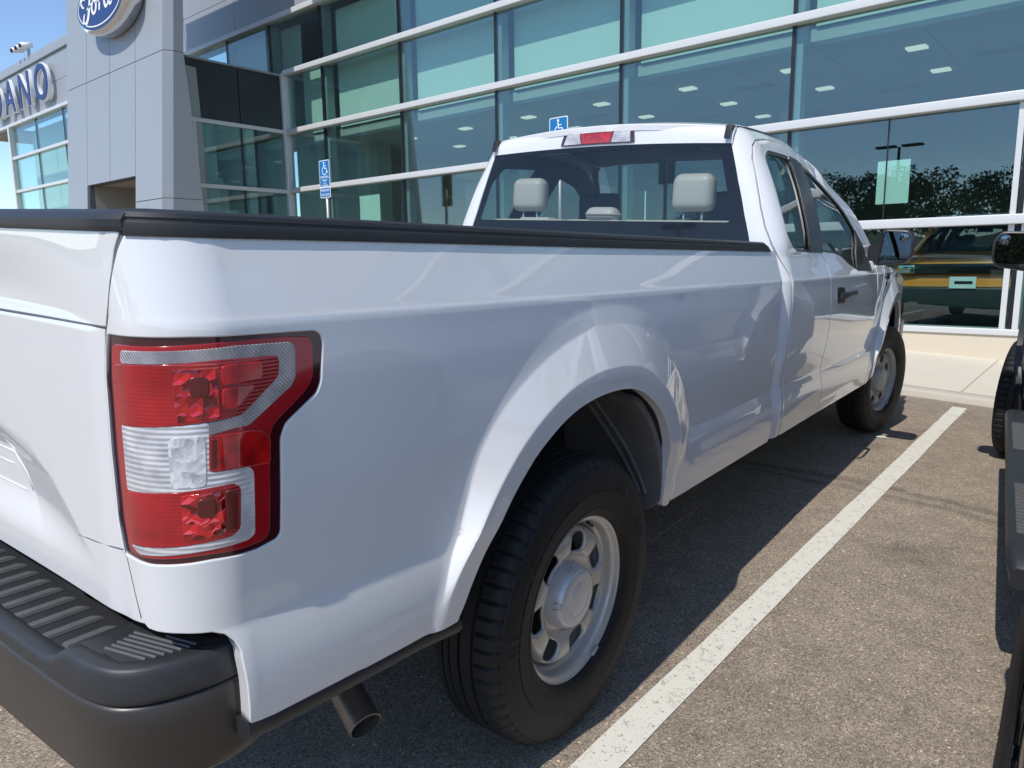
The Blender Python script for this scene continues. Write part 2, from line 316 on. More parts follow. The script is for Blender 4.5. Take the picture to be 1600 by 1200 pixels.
def panel(name,f,outer,holes,m,parent,step=.025,depth=.02,hem=.003,off=0,mirror=False,lab=None,flip=False,lines=()):
    """a shaped sheet: f maps 2D to 3D, outlines in 2D, rolled edges turned in by depth"""
    loops=[]
    for k,P in enumerate([outer]+list(holes)):
        P=dens(P,step*1.0); a=area(P)
        if (a<0)!=(k>0): P=P[::-1]
        loops.append(P)
    B=[p for L in loops for p in L]; xs=[p[0] for p in loops[0]];ys=[p[1] for p in loops[0]]
    gx=np.arange(min(xs)+step*.5,max(xs),step); gy=np.arange(min(ys)+step*.5,max(ys),step)
    G=np.array([(a,b) for a in gx for b in gy]) if len(gx) and len(gy) else np.zeros((0,2))
    if len(G):
        ok=inside(G[:,0],G[:,1],loops[0])
        for L in loops[1:]: ok&=~inside(G[:,0],G[:,1],L)
        G=G[ok]
        if len(G):
            A=np.array(B); d=np.full(len(G),9.)
            for L in loops:
                L2=np.array(L+[L[0]])
                for i in range(len(L)):
                    p,q=L2[i],L2[i+1]; v=q-p; t=np.clip(((G-p)@v)/max(v@v,1e-12),0,1); d=np.minimum(d,np.linalg.norm(G-p-t[:,None]*v,axis=1))
            G=G[d>step*.42]
    XL=[];XE=[]
    if lines:      # feature lines (creases) the mesh has to follow
        for L in lines:
            L=np.array(L); ok=inside(L[:,0],L[:,1],loops[0])
            for H in loops[1:]: ok&=~inside(L[:,0],L[:,1],H)
            for Q in loops:
                Q2=np.array(Q+[Q[0]])
                for i in range(len(Q)):
                    p,q=Q2[i],Q2[i+1]; v=q-p; t=np.clip(((L-p)@v)/max(v@v,1e-12),0,1); ok&=np.linalg.norm(L-p-t[:,None]*v,axis=1)>.0015
            last=None
            for p,k in zip(L,ok):
                if k:
                    XL.append(tuple(p)); 
                    if last is not None: XE.append((last,len(XL)-1))
                    last=len(XL)-1
                else: last=None
        if len(XL) and len(G):
            A=np.array(XL); keep=np.ones(len(G),bool)
            for i in range(len(G)): keep[i]=((A-G[i])**2).sum(1).min()>(step*.45)**2
            G=G[keep]
    pts=[Vector(p) for p in B]+[Vector(p) for p in G]+[Vector(p) for p in XL]
    E=[(len(B)+len(G)+i,len(B)+len(G)+j) for i,j in XE];b=0
    for L in loops:
        n=len(L); E+=[(b+i,b+(i+1)%n) for i in range(n)]; b+=n
    r=geometry.delaunay_2d_cdt(pts,E,[],0,1e-7)
    V2=[tuple(v) for v in r[0]]; F=[]
    cen=np.array([[sum(V2[i][0] for i in t)/3,sum(V2[i][1] for i in t)/3] for t in r[2]])
    ok=inside(cen[:,0],cen[:,1],loops[0])
    for L in loops[1:]: ok&=~inside(cen[:,0],cen[:,1],L)
    for t,k in zip(r[2],ok):
        if k:
            if area([V2[i] for i in t])<0: t=t[::-1]
            F.append(tuple(t))
    e=2e-4
    def fn(u,v):
        p=Vector(f(u,v)); du=(Vector(f(u+e,v))-Vector(f(u-e,v))); dv=(Vector(f(u,v+e))-Vector(f(u,v-e))); n=du.cross(dv)
        n=n.normalized() if n.length>0 else Vector((1,0,0)); return p,n,du,dv
    V=[];N=[]
    for u,v in V2:
        p,n,_,_=fn(u,v); V.append(p+n*off); N.append(n)
    if hem:
        for L in loops:
            n=len(L); base=len(V)
            for i in range(n):
                a,c,bb=L[i-1],L[(i+1)%n],L[i]
                tx,ty=c[0]-a[0],c[1]-a[1]; h=math.hypot(tx,ty) or 1; ox,oy=ty/h,-tx/h
                p,nn,du,dv=fn(*bb); o=(du*ox+dv*oy)/(2*e); o=(o-nn*o.dot(nn)); o=o.normalized() if o.length>1e-9 else Vector((0,0,0))
                p=p+nn*off
                V+=[p,p+o*hem*.7-nn*hem*.3,p+o*hem-nn*hem,p+o*hem-nn*depth]; N+=[nn,(nn+o).normalized(),o,o]
            for i in range(n):
                j=(i+1)%n
                for k in range(3): F.append((base+4*i+k,base+4*i+k+1,base+4*j+k+1,base+4*j+k))
    if mirror:
        V=[Vector((-p.x,p.y,p.z)) for p in V]; N=[Vector((-p.x,p.y,p.z)) for p in N]; F=[t[::-1] for t in F]
    o=mesh(name,V,F,m,parent,True,N)
    if lab: o['label']=lab
    return o
def text(name,s,size,m,parent,mw,ext=.004,bev=0,align='CENTER',ox=0,font=None,sx=1):
    c=bpy.data.curves.new(name,'FONT'); c.body=s; c.size=size; c.extrude=ext; c.bevel_depth=bev; c.align_x=align; c.offset=ox
    o=bpy.data.objects.new(name,c); SC.collection.objects.link(o); bpy.context.view_layer.update()
    me=bpy.data.meshes.new_from_object(o.evaluated_get(bpy.context.evaluated_depsgraph_get())); bpy.data.objects.remove(o)
    me.name=name; me.materials.clear(); me.materials.append(m); me.transform(mw@Matrix.Diagonal((sx,1,1,1)))
    return link(bpy.data.objects.new(name,me),parent)
FACE_BACK=Matrix(((1,0,0,0),(0,0,-1,0),(0,1,0,0),(0,0,0,1)))   # text in XZ plane, readable from -Y
def at(x,y,z,rot=FACE_BACK): return Matrix.Translation((x,y,z))@rot
# ---------------- ground, kerb, sidewalk, markings ----------------
def clampx(x,a=7.5): 
    s=abs(x); t=a*math.tanh(s/a) if s>0 else 0
    return math.copysign(s if s<3 else 3+(a-3)*math.tanh((s-3)/(a-3)),x)
def zg(x,y): return -(.0539*clampx(x)-.0051*clampx(y,9))/.9985
def sheet(name,xs,ys,fz,m,kind='structure',thick=0):
    v=[(x,y,fz(x,y)) for x in xs for y in ys]; n=len(ys)
    f=[(i*n+j,(i+1)*n+j,(i+1)*n+j+1,i*n+j+1) for i in range(len(xs)-1) for j in range(n-1)]
    o=mesh(name,v,f,m,None,True); o['kind']=kind; return o
def spread(a,b,inner,step):
    s=[-1200,-500,-200,-100,-60,-40,-25]; p=list(np.arange(inner[0],inner[1]+.01,step)); return [q for q in s if q<inner[0]]+p+[-q for q in s[::-1] if -q>inner[1]]
g=sheet('ground',spread(0,0,(-16,14),1),spread(0,0,(-16,10),1),zg,M['asphalt'])
KY=5.88
def zs(x,y): return zg(x,y)+.065+.022*(min(max(y,KY),8.3)-KY)
kx=list(np.arange(-34,16.1,1.0))
mb=MB()
for a,b in zip(kx[:-1],kx[1:]):      # kerb: rounded nose, 15 cm wide
    pr=[(KY-.012,-.06),(KY-.006,.045),(KY+.004,.060),(KY+.02,.066),(KY+.15,.068),(KY+.15,-.06)]
    A=[(a,y,zg(a,KY)+z) for y,z in pr];B=[(b,y,zg(b,KY)+z) for y,z in pr]; n=len(pr)
    mb.add(A+B,[(i,(i+1)%n,n+(i+1)%n,n+i) for i in range(n)])
k=mb.build('kerb',M['kerb'],auto=R_(50)); k['kind']='structure'
mb=MB(); jx=[.93+1.52*k for k in range(-22,10)]
ys=[KY+.156,6.9,8.36]
for a,b in zip(jx[:-1],jx[1:]):
    for c,d in zip(ys[:-1],ys[1:]):
        e=.006; xs=[a+e,(a+b)/2,b-e]; 
        for p,q in zip(xs[:-1],xs[1:]): mb.add([(p,c+.0,zs(p,c)),(q,c,zs(q,c)),(q,d-.0,zs(q,d)),(p,d,zs(p,d))],[(0,1,2,3)])
        mb.add([(a-e,c,zs(a,c)-.006),(a+e,c,zs(a,c)-.006),(a+e,d,zs(a,d)-.006),(a-e,d,zs(a,d)-.006)],[(0,1,2,3)])
sw=mb.build('sidewalk',M['conc'],fix=False); sw['kind']='structure'
for x0 in (1.049,-1.70,-4.45,-7.2,3.80,6.5,-9.9):
    v=[];f=[]; n=30
    rr=random.Random(int(x0*100))
    for i in range(n+1):
        y=-.8+(5.65+.8)*i/n; xa=x0-.0207*y+rr.uniform(-.0025,.0025); xb=x0+.098-.019*y+rr.uniform(-.0025,.0025)
        if x0>3: y=y
        v+=[(xa,y,zg(xa,y)+.004),(xb,y,zg(xb,y)+.004)]
    f=[(2*i,2*i+1,2*i+3,2*i+2) for i in range(n)]
    o=mesh('parking_line',v,f,M['line']); o['kind']='structure'
def flatbit(name,x,y,w,h,a,m,label):
    c,s=math.cos(a),math.sin(a); rr=random.Random(int(x*1000)); P=[(-w,-h),(-w*.2,-h*1.3),(w,-h*.8),(w*.9,h),(0,h*.8),(-w*.95,h)]
    P=[(x+c*p-s*q,y+s*p+c*q) for p,q in P]; b=MB(); b.add([(p,q,zg(p,q)+.006+rr.uniform(0,.004)) for p,q in P]+[(p,q,zg(p,q)+.0052) for p,q in P],[(0,1,2,3,4,5)]+[(i,6+i,6+(i+1)%6,(i+1)%6) for i in range(6)])
    o=b.build(name,m); tag(o,label,'litter'); return o
flatbit('paper_scrap',.757,4.08,.035,.010,.5,M['ivory'],'small white paper scrap on the asphalt beside the shadow of the right door mirror')
flatbit('paper_scrap',1.035,5.45,.03,.010,-.2,M['ivory'],'tiny pale green paper scrap at the kerb end of the parking line')

# ---------------- dealership building ----------------
BD=empty('car_dealership_building',mw=Matrix.Translation((-12.4,8.3,0))); tag(BD,'glass fronted car dealership with silver panel walls and a leaning silver entrance tower','building')
OFF=Vector((12.4,-8.3,0))
class BB(MB):
    def build(s,name,m,parent=None,**k):
        s.v=[(p[0]+OFF.x,p[1]+OFF.y,p[2]) for p in s.v] if parent is BD or parent is None else s.v
        return super().build(name,m,BD if parent is None else parent,**k)
FL=[.42,1.64,2.915,4.177,5.42,6.605]; GY=8.3
VX=[-15.15,-13.33,-11.43,-8.98,-6.56,-4.09,-1.55,.99,3.5,6.0,8.5,11.0,12.0]
b=BB(); b.box(-12.7,12,8.245,8.6,-.6,.375); b.build('base_wall',M['basew'])
b=BB(); b.box(-12.7,12,8.22,8.50,.378,.448,.01); b.build('sill',M['alum'],auto=R_(40))
for i,z in enumerate(FL[1:5]):
    x0=-12.70
    b=BB(); b.box(x0,12,8.17,8.33,z-.05,z+.055,.012); b.build('mullion',M['alum'],auto=R_(40))
    b=BB(); b.box(x0,12,8.331,8.46,z-.03,z+.035); b.build('inner_rail',M['fin'])
b=BB(); b.box(-33,12,8.17,8.40,FL[5]-.05,FL[5]+.06,.012); b.build('mullion',M['alum'],auto=R_(40))
# low lintel above the side window band (left of corner the upper glass goes on behind the entrance box)
b=BB(); b.box(-12.82,-12.70,8.16,8.36,-.4,5.42,.01); b.build('corner_post',M['alum'],auto=R_(40))
def bays(z): return [v for v in VX if v>-12.7] if z<5.3 else VX
for r in range(5):
    z0,z1=FL[r]+(.03 if r==0 else .056),FL[r+1]-.051
    vs=([-12.70] if r<4 else [-17.0])+bays(z0)
    for a,c in zip(vs[:-1],vs[1:]):
        if c>4 and r<4 and False: continue
        b=BB(); b.box(a+.012,c-.012,GY-.008,GY+.008,z0,z1); b.build('window_pane',M['fglass'])
    if r<2:
        b=BB(); b.box(-.385,-.37,GY-.012,GY-.0085,z0,z1); b.build('door_seam',M['dk'])
for v in VX:
    z0=.45 if v>-12.7 else 5.48
    b=BB(); b.box(v-.022,v+.022,8.285,8.345,z0,FL[5]-.05); b.build('gasket',M['dk'])
    b=BB(); b.box(v-.03,v+.10 if v>-12.7 else v+.03,8.346,8.52,z0,FL[5]-.05); b.build('mullion_fin',M['fin'])
b=BB(); b.box(.90,.955,8.24,8.282,.45,2.86); b.build('door_stile',M['alum'])
b=BB(); b.box(1.02,1.075,8.24,8.282,.45,2.86); b.build('door_stile',M['alum'])
# wall cladding above the glass: panels with open joints over a dark backing
b=BB(); b.box(-34,-19.6,8.33,8.9,FL[5]+.062,8.3); b.box(-19.59,12,8.33,8.9,FL[5]+.062,9.6); b.build('upper_wall',M['joint'])
b=BB(); zz=[FL[5]+.065,7.46,8.32,9.62]
for r in range(3):
    for x in np.arange(-34.2,12,2.44):
        if r==2 and x<-20: continue
        b.box(x+.008,x+2.432,8.27,8.329,zz[r]+.006,zz[r+1]-.006)
b.build('wall_cladding',M['panel'])
b=BB(); b.box(-34.4,-19.62,8.20,9.2,8.33,8.62,.02); b.build('parapet_coping',M['panel'],auto=R_(40))
# unseen canopy added above the frame, placed to cast shadow on the upper blinds
b=BB(); b.box(-11.2,13,5.45,8.6,8.95,9.4); b.build('unseen_shade_canopy',M['panel'])
# wing on the far left
b=BB()
wz=[4.21,5.42,6.55]
b2=BB()
for z in (.42,1.64,2.92,4.20,5.42): b.box(-31.1,-16.8,8.18,8.34,z-.05,z+.055,.01)
b.box(-31.25,-31.08,8.16,8.36,-.6,6.56); b.build('wing_mullion',M['alum'],auto=R_(40))
vw=[-31.08,-28.55,-25.9,-23.3,-20.7,-18.1]
for z0,z1 in zip([.42,1.64,2.92,4.20,5.42],[1.64,2.92,4.20,5.42,6.55]):
    for a,c in zip(vw[:-1],vw[1:]): b=BB(); b.box(a+.015,c-.015,8.29,8.31,z0+.056,z1-.051); b.build('wing_window',M['fglass'])
b=BB()
for v in vw[1:]: b.box(v-.03,v+.03,8.285,8.36,.3,6.55)
b.build('wing_gasket',M['dk'])
b=BB(); b.box(-31.0,-17,8.9,8.96,-.5,6.5); b.build('wing_blind',M['blind'])
b=BB(); b.box(-34,-31.3,8.4,12,6.45,6.56); b.build('canopy_soffit',M['beige'])
# return wall beside the tower: charcoal band over glazing, runs forward from the corner post
XC=-12.79
b=BB(); 
for y0,y1 in ((6.03,7.145),(7.165,8.17)): b.box(XC-.06,XC,y0,y1,4.235,5.36)
b.build('charcoal_panel',M['charp'])
b=BB(); b.box(-17,-12.9,8.18,8.28,-.5,4.2); b.box(-15.2,-14.9,6.6,8.1,0,4.1); b.build('vestibule_wall',M['int'])
b=BB(); b.box(-17,XC-.061,6.03,8.2,4.22,5.34); b.build('entrance_roof_box',M['joint'])
b=BB(); b.box(XC-.08,XC+.04,6.03,8.18,5.362,5.40); b.build('panel_capping',M['fin'])
b=BB()
for z in (4.19,2.90,1.64,.42): b.box(XC-.05,XC+.05,6.06,8.17,z-.04,z+.04,.008)
b.box(XC-.05,XC+.04,6.06,6.15,-.5,4.2,.008); b.build('side_mullion',M['alum'],auto=R_(40))
for z0,z1 in ((2.94,4.15),(1.68,2.86),(.46,1.60)):
    for y0,y1 in ((6.16,7.14),(7.17,8.16)): b=BB(); b.box(XC-.01,XC+.006,y0,y1,z0,z1); b.build('side_window',M['fglass'])
b=BB(); b.box(XC-.06,XC+.012,7.14,7.17,.3,4.15); b.build('gasket',M['dk'])
# entrance tower: leans back, panels with joints
def yf(z): return 5.0+.09*(z-2.3)
TX=[-16.80,-15.66,-14.45,-13.22,-12.055]; TZ=[[-1,2.53,5.2,8.4,9.9],[3.03,5.2,8.4,9.9],[3.03,5.2,8.4,9.9],[-1,2.53,5.2,8.4,9.9]]
def hexa(b,x0,x1,z0,z1,d0,d1):
    b.add([(x0,yf(z0)+d0,z0),(x1,yf(z0)+d0,z0),(x1,yf(z0)+d1,z0),(x0,yf(z0)+d1,z0),(x0,yf(z1)+d0,z1),(x1,yf(z1)+d0,z1),(x1,yf(z1)+d1,z1),(x0,yf(z1)+d1,z1)],[(3,2,1,0),(4,5,6,7),(0,1,5,4),(1,2,6,5),(2,3,7,6),(3,0,4,7)])
b=BB(); b2=BB()
for i in range(4):
    for z0,z1 in zip(TZ[i][:-1],TZ[i][1:]): hexa(b,TX[i]+.007,TX[i+1]-.007,z0+.007,z1-.007,0,.05)
    hexa(b2,TX[i]+.001,TX[i+1]-.001,TZ[i][0],9.9,.051,.25)
b.build('tower_front',M['panel'],auto=R_(30)); b2.build('tower_backing',M['joint'])
b=BB()
for z0,z1 in ((-1,2.53),(2.54,5.2),(5.21,8.4),(8.41,9.9)):
    def pt(z,k): 
        return [(-12.06,yf(z)+.0,z),(-11.975,5.17+.086*(z-2.24),z),(-11.975,5.785-.057*(z-2.24),z),(-12.74,6.10-.03*(z-2.2),z),(-12.86,6.6,z)][k] if z<5.205 else [(-12.06,yf(z)+.0,z),(-11.975,5.17+.086*(z-2.24),z),(-11.975,max(5.785-.057*(z-2.24),5.32+.086*(z-2.24)),z),(-13.2,6.2,z),(-16.8,6.2,z)][k]
    for k in range(4): b.quad(pt(z0,k),pt(z0,k+1),pt(z1,k+1),pt(z1,k))
b.build('tower_side',M['panel'],fix=False)
b=BB(); b.box(-16.79,-12.9,7.3,7.5,-1,5.2); b.box(-16.79,-16.7,5.95,7.3,-1,5.2); b.build('tower_core',M['panel'])
b=BB(); b.box(-15.66,-13.22,6.9,7.0,-.5,3.02); b.box(-15.66,-13.22,5.3,6.9,3.04,3.14); b.box(-15.70,-15.66,5.2,6.9,-.5,3.05); b.box(-13.22,-13.18,5.2,6.9,-.5,3.05); b.build('entry_recess',M['beige'])
b=BB(); b.tube([(-13.75,5.9,-.5),(-13.75,5.9,3.04)],.06); b.build('entry_post',M['galv'],smooth=True)
# interior
b=BB(); b.box(-12.8,12,8.61,24,-.3,.17); b.build('showroom_floor',M['floor'])
b=BB(); b.box(-12.8,12,24,24.2,0,7); b.box(12,12.2,8.4,24,0,7); b.box(-12.95,-12.84,8.6,24,0,4.1); b.build('interior_wall',M['int'])
b=BB(); tile=1.26
for i in range(20):
    for j in range(12):
        x=-12.8+i*tile;y=8.78+j*tile; b.box(x+.006,x+tile-.006,y+.006,y+tile-.006,3.95,3.99)
b.box(-12.8,12.2,8.76,24,4.0,4.1); b.build('ceiling',M['ceil'])
b=BB(); b.box(-12.65,12,8.64,8.74,3.93,4.14); b.build('blind_pelmet',M['ceil'])
for a,c in zip([-12.7]+[v for v in VX if v>-12.7][:-1],[v for v in VX if v>-12.7]):
    b=BB(); b.box(a+.16,c-.02,8.60,8.606,4.16,6.5); b.build('roller_blind',M['blind'])
for a,c in ((-15.1,-13.4),(-13.3,-11.5)): b=BB(); b.box(a,c,8.60,8.606,5.5,6.5); b.build('roller_blind',M['blind'])
b=BB(); b.box(-17,12.2,9.6,9.7,4.12,8); b.build('void_wall',M['int'])
for x in (-10.25,-8.6,-6.96,-5.33,-3.7,-2.08,-.45,1.2):
    for y in (9.66,11.17,12.7,14.2):
        if y>12 and x>-3: continue
        b=BB(); b.box(x-.12,x+.12,y-.09,y+.09,3.925,3.949,.004); b.build('ceiling_lamp',M['lightp'])
b=BB()
for x,y in ((-2.9,10.3),(-1.2,12.0),(.3,10.6),(-4.6,12.1),(-6.1,10.5)): b.box(x-.28,x+.28,y-.12,y+.12,3.93,3.949)
b.build('ceiling_vent',M['fin'])
# partitions and columns seen dimly inside
b=BB(); b.box(-11.9,-11.2,9.5,9.9,0,3.95); b.box(-8.2,-7.9,10.8,11.1,0,3.95); b.box(-10.9,-8.6,12.0,12.1,0,3.2); b.box(-3.3,-3.0,12.5,12.8,0,3.95); b.box(4.6,4.9,11,11.3,0,3.95); b.build('column',M['int'])

# things on or at the building
def paper(x0,x1,z0,z1,label):
    b=MB(); b.box(x0,x1,8.318,8.322,z0,z1); o=b.build('paper_notice',M['ivory']); tag(o,label,'notice'); return o
paper(-.48,-.125,1.885,2.385,'blank pale paper notice taped inside the glass to the right of the white pickup cab')
paper(-10.38,-9.74,2.04,2.65,'blank pale paper notice inside the glass next to the blue accessible parking sign')
# emblem
def ell(a,b_,n=72): return [(a*math.cos(2*math.pi*k/n),b_*math.sin(2*math.pi*k/n)) for k in range(n)]
EX,EZ,EY=-13.93,6.37,4.98
em=empty('oval_emblem_sign',mw=Matrix.Translation((EX,EY,EZ))); tag(em,'blue oval Ford script emblem with deep chrome edge high on the silver tower','sign')
b=MB(); n=72; ring=[(1.0,-.0),(1.055,.02),(1.09,.06),(1.10,.30),(1.04,.37)]
vs=[];fs=[]
for k in range(n):
    t=2*math.pi*k/n
    for s_,y in ring: vs.append((1.09*s_*math.cos(t),y,.47*(s_+ (s_-1)*.9)*math.sin(t)))
for k in range(n):
    for i in range(4): fs.append((k*5+i,((k+1)%n)*5+i,((k+1)%n)*5+i+1,k*5+i+1))
b.add(vs,fs); b.build('chrome_edge',M['chrome'],em,smooth=True)
b=MB(); b.prism(ell(1.09,.47),'y',-.004,.1); b.build('blue_face',M['fblue'],em)
def ringm(a,c,w,y0,y1,mt,nm):
    b=MB();A=ell(a,c);B=ell(a-w,c-w); n=len(A)
    b.add([(x,y0,z) for x,z in A]+[(x,y0,z) for x,z in B]+[(x,y1,z) for x,z in A]+[(x,y1,z) for x,z in B],[(i,(i+1)%n,n+(i+1)%n,n+i) for i in range(n)]+[(i,2*n+i,2*n+(i+1)%n,(i+1)%n) for i in range(n)]+[(n+i,n+(i+1)%n,3*n+(i+1)%n,3*n+i) for i in range(n)]); return b.build(nm,mt,em)
ringm(1.03,.415,.024,-.012,0,M['lwh'],'white_ring')
# script letters as swept brush strokes (x, z, half width)
S=[[(-.60,.20,.02),(-.72,.24,.03),(-.80,.17,.03),(-.74,.07,.02),(-.66,.05,.012)],
   [(-.62,.18,.012),(-.50,.27,.028),(-.30,.24,.036),(-.12,.30,.03),(-.05,.33,.012)],
   [(-.36,.24,.03),(-.42,.05,.04),(-.52,-.18,.045),(-.64,-.29,.036),(-.74,-.25,.03),(-.72,-.14,.03),(-.66,-.08,.012)],
   [(-.56,-.02,.012),(-.42,.02,.022),(-.30,.06,.014)],
   [(-.26,.08,.02),(-.33,-.06,.036),(-.28,-.16,.03),(-.18,-.14,.03),(-.12,-.02,.036),(-.17,.08,.03),(-.26,.08,.02)],
   [(-.14,.03,.012),(.0,.04,.014),(.06,.09,.022),(.03,-.05,.034),(.0,-.16,.03)],
   [(.04,-.01,.014),(.10,.07,.026),(.18,.09,.032),(.22,.03,.014)],
   [(.42,.06,.02),(.33,.09,.03),(.25,-.02,.036),(.28,-.15,.034),(.37,-.14,.024),(.44,-.02,.02)],
   [(.62,.33,.012),(.58,.36,.026),(.53,.28,.034),(.47,.06,.04),(.45,-.10,.036),(.50,-.16,.026),(.60,-.10,.012)]]
for s_ in S:
    P=catmull(s_,n=6); b=MB(); L=[];Rr=[]
    for i,p in enumerate(P):
        q=P[min(i+1,len(P)-1)];o_=P[max(i-1,0)]; dx,dz=q[0]-o_[0],q[1]-o_[1]; h=math.hypot(dx,dz) or 1; nx,nz=-dz/h,dx/h
        L.append((p[0]+nx*p[2],p[1]+nz*p[2]));Rr.append((p[0]-nx*p[2],p[1]-nz*p[2]))
    m_=len(P)
    b.add([(x*1.06,-.012,z*.90) for x,z in L]+[(x*1.06,-.012,z*.90) for x,z in Rr]+[(x*1.06,-.003,z*.90) for x,z in L]+[(x*1.06,-.003,z*.90) for x,z in Rr],
      [(i,i+1,m_+i+1,m_+i) for i in range(m_-1)]+[(2*m_+i,2*m_+i+1,i+1,i) for i in range(m_-1)]+[(m_+i,m_+i+1,3*m_+i+1,3*m_+i) for i in range(m_-1)])
    b.build('script_stroke',M['lwh'],em,fix=False)
# channel letters on the wing wall
LB=Matrix.Translation((0,0,0))
for ch,x,lab in (('D',-31.55,'leftmost'),('A',-30.05,'second from left'),('N',-28.42,'third from left'),('O',-26.75,'rightmost')):
    r=empty('wall_letter',mw=Matrix.Translation((x,8.0,6.93))); tag(r,'blue letter %s with white edge on the grey wing wall, %s of four'%(ch,lab),'letter','raised blue letters on the wing wall')
    text('letter_body',ch,1.62,M['lwh'],r,FACE_BACK@Matrix.Translation((0,0,-.08)),ext=.05,ox=.045)
    text('letter_face',ch,1.62,M['letterblue'],r,FACE_BACK@Matrix.Translation((0,0,-.01)),ext=.01,ox=.012)
# security cameras on the parapet
c=empty('security_camera',mw=Matrix.Translation((-28.6,8.35,8.62))); tag(c,'cluster of white security cameras on the roof edge above the blue letters','camera')
b=MB(); b.tube([(0,0,0),(0,0,.45)],.05); b.tube([(-.5,-.1,.40),(.5,-.1,.40)],.03); b.build('mount',M['galv'],c,smooth=True)
for x in (-.45,.0,.45):
    b=MB(); b.tube([(x,-.02,.36),(x,-.38,.28)],[.09,.09],12); b.build('camera_body',M['lwh'],c,smooth=True)
    b=MB(); b.ball((x,-.40,.27),(.075,.05,.075)); b.build('lens',M['gloss'],c,smooth=True)

# accessible-parking signs
def rrect(w,h,r): return rnd([(-w,-h),(w,-h),(w,h),(-w,h)],r)
def wheelchair(parent,x,z,s,y):
    b=MB(); b.ball((x-.02*s,y,z+.40*s),(.075*s,.003,.075*s)); 
    b.tube([(x-.03*s,y,z+.30*s),(x+.0*s,y,z+.02*s),(x+.22*s,y,z+.02*s),(x+.32*s,y,z-.26*s),(x+.40*s,y,z-.24*s)],.035*s,8); b.tube([(x-.01*s,y,z+.18*s),(x+.2*s,y,z+.18*s)],.028*s,8)
    P=[(x+.02*s+.26*s*math.cos(t),y,z-.14*s+.26*s*math.sin(t)) for t in np.linspace(R_(115),R_(355),20)]; b.tube(P,.032*s,8)
    o=b.build('wheelchair_symbol',M['lwh'],parent,smooth=True,fix=False)
    for v in o.data.vertices: v.co.y=y+(v.co.y-y)*.12
def psign(x,y,ztop,label,first):
    zb=zs(x,y) if y>KY else zg(x,y)
    r=empty('accessible_parking_sign',mw=Matrix.Translation((x,y,zb))); tag(r,label,'sign','accessible parking signs on posts'); H=ztop-zb
    b=MB(); b.tube([(0,.035,-.1),(0,.035,H-.05)],.03); b.build('post',M['galv'],r,smooth=True)
    def plate(z0,z1):
        w=.155; cz=(z0+z1)/2; hh=(z1-z0)/2
        b=MB(); b.prism([(p,q+cz) for p,q in rrect(w,hh,.03)],'y',-.002,.003); p=b.build('sign_plate',M['lwh'],r)
        b=MB(); b.prism([(p_,q+cz) for p_,q in rrect(w-.012,hh-.012,.022)],'y',-.0035,-.0022); b.build('blue_field',M['blue'],p); return p
    p=plate(H-.47,H)
    wheelchair(p,0,H-.15,.26,-.005)
    for t,z,s_ in (('PARKING',H-.315,.058),('ONLY',H-.375,.058),('VAN',H-.42,.036),('ACCESSIBLE',H-.453,.036)): text('lettering',t,s_,M['lwh'],p,at(0,-.006,z),ext=.001,sx=1.0)
    p=plate(H-.66,H-.475)
    for t,z,s_ in (('MINIMUM',H-.55,.058),('FINE $250',H-.625,.056)): text('lettering',t,s_,M['lwh'],p,at(0,-.006,z),ext=.001)
psign(-9.36,6.75,3.12,'blue accessible parking sign on a post, seen whole in front of the dark showroom glass',True)
psign(-4.12,6.8,3.175,'blue accessible parking sign whose top just shows above the white pickup roof',False)

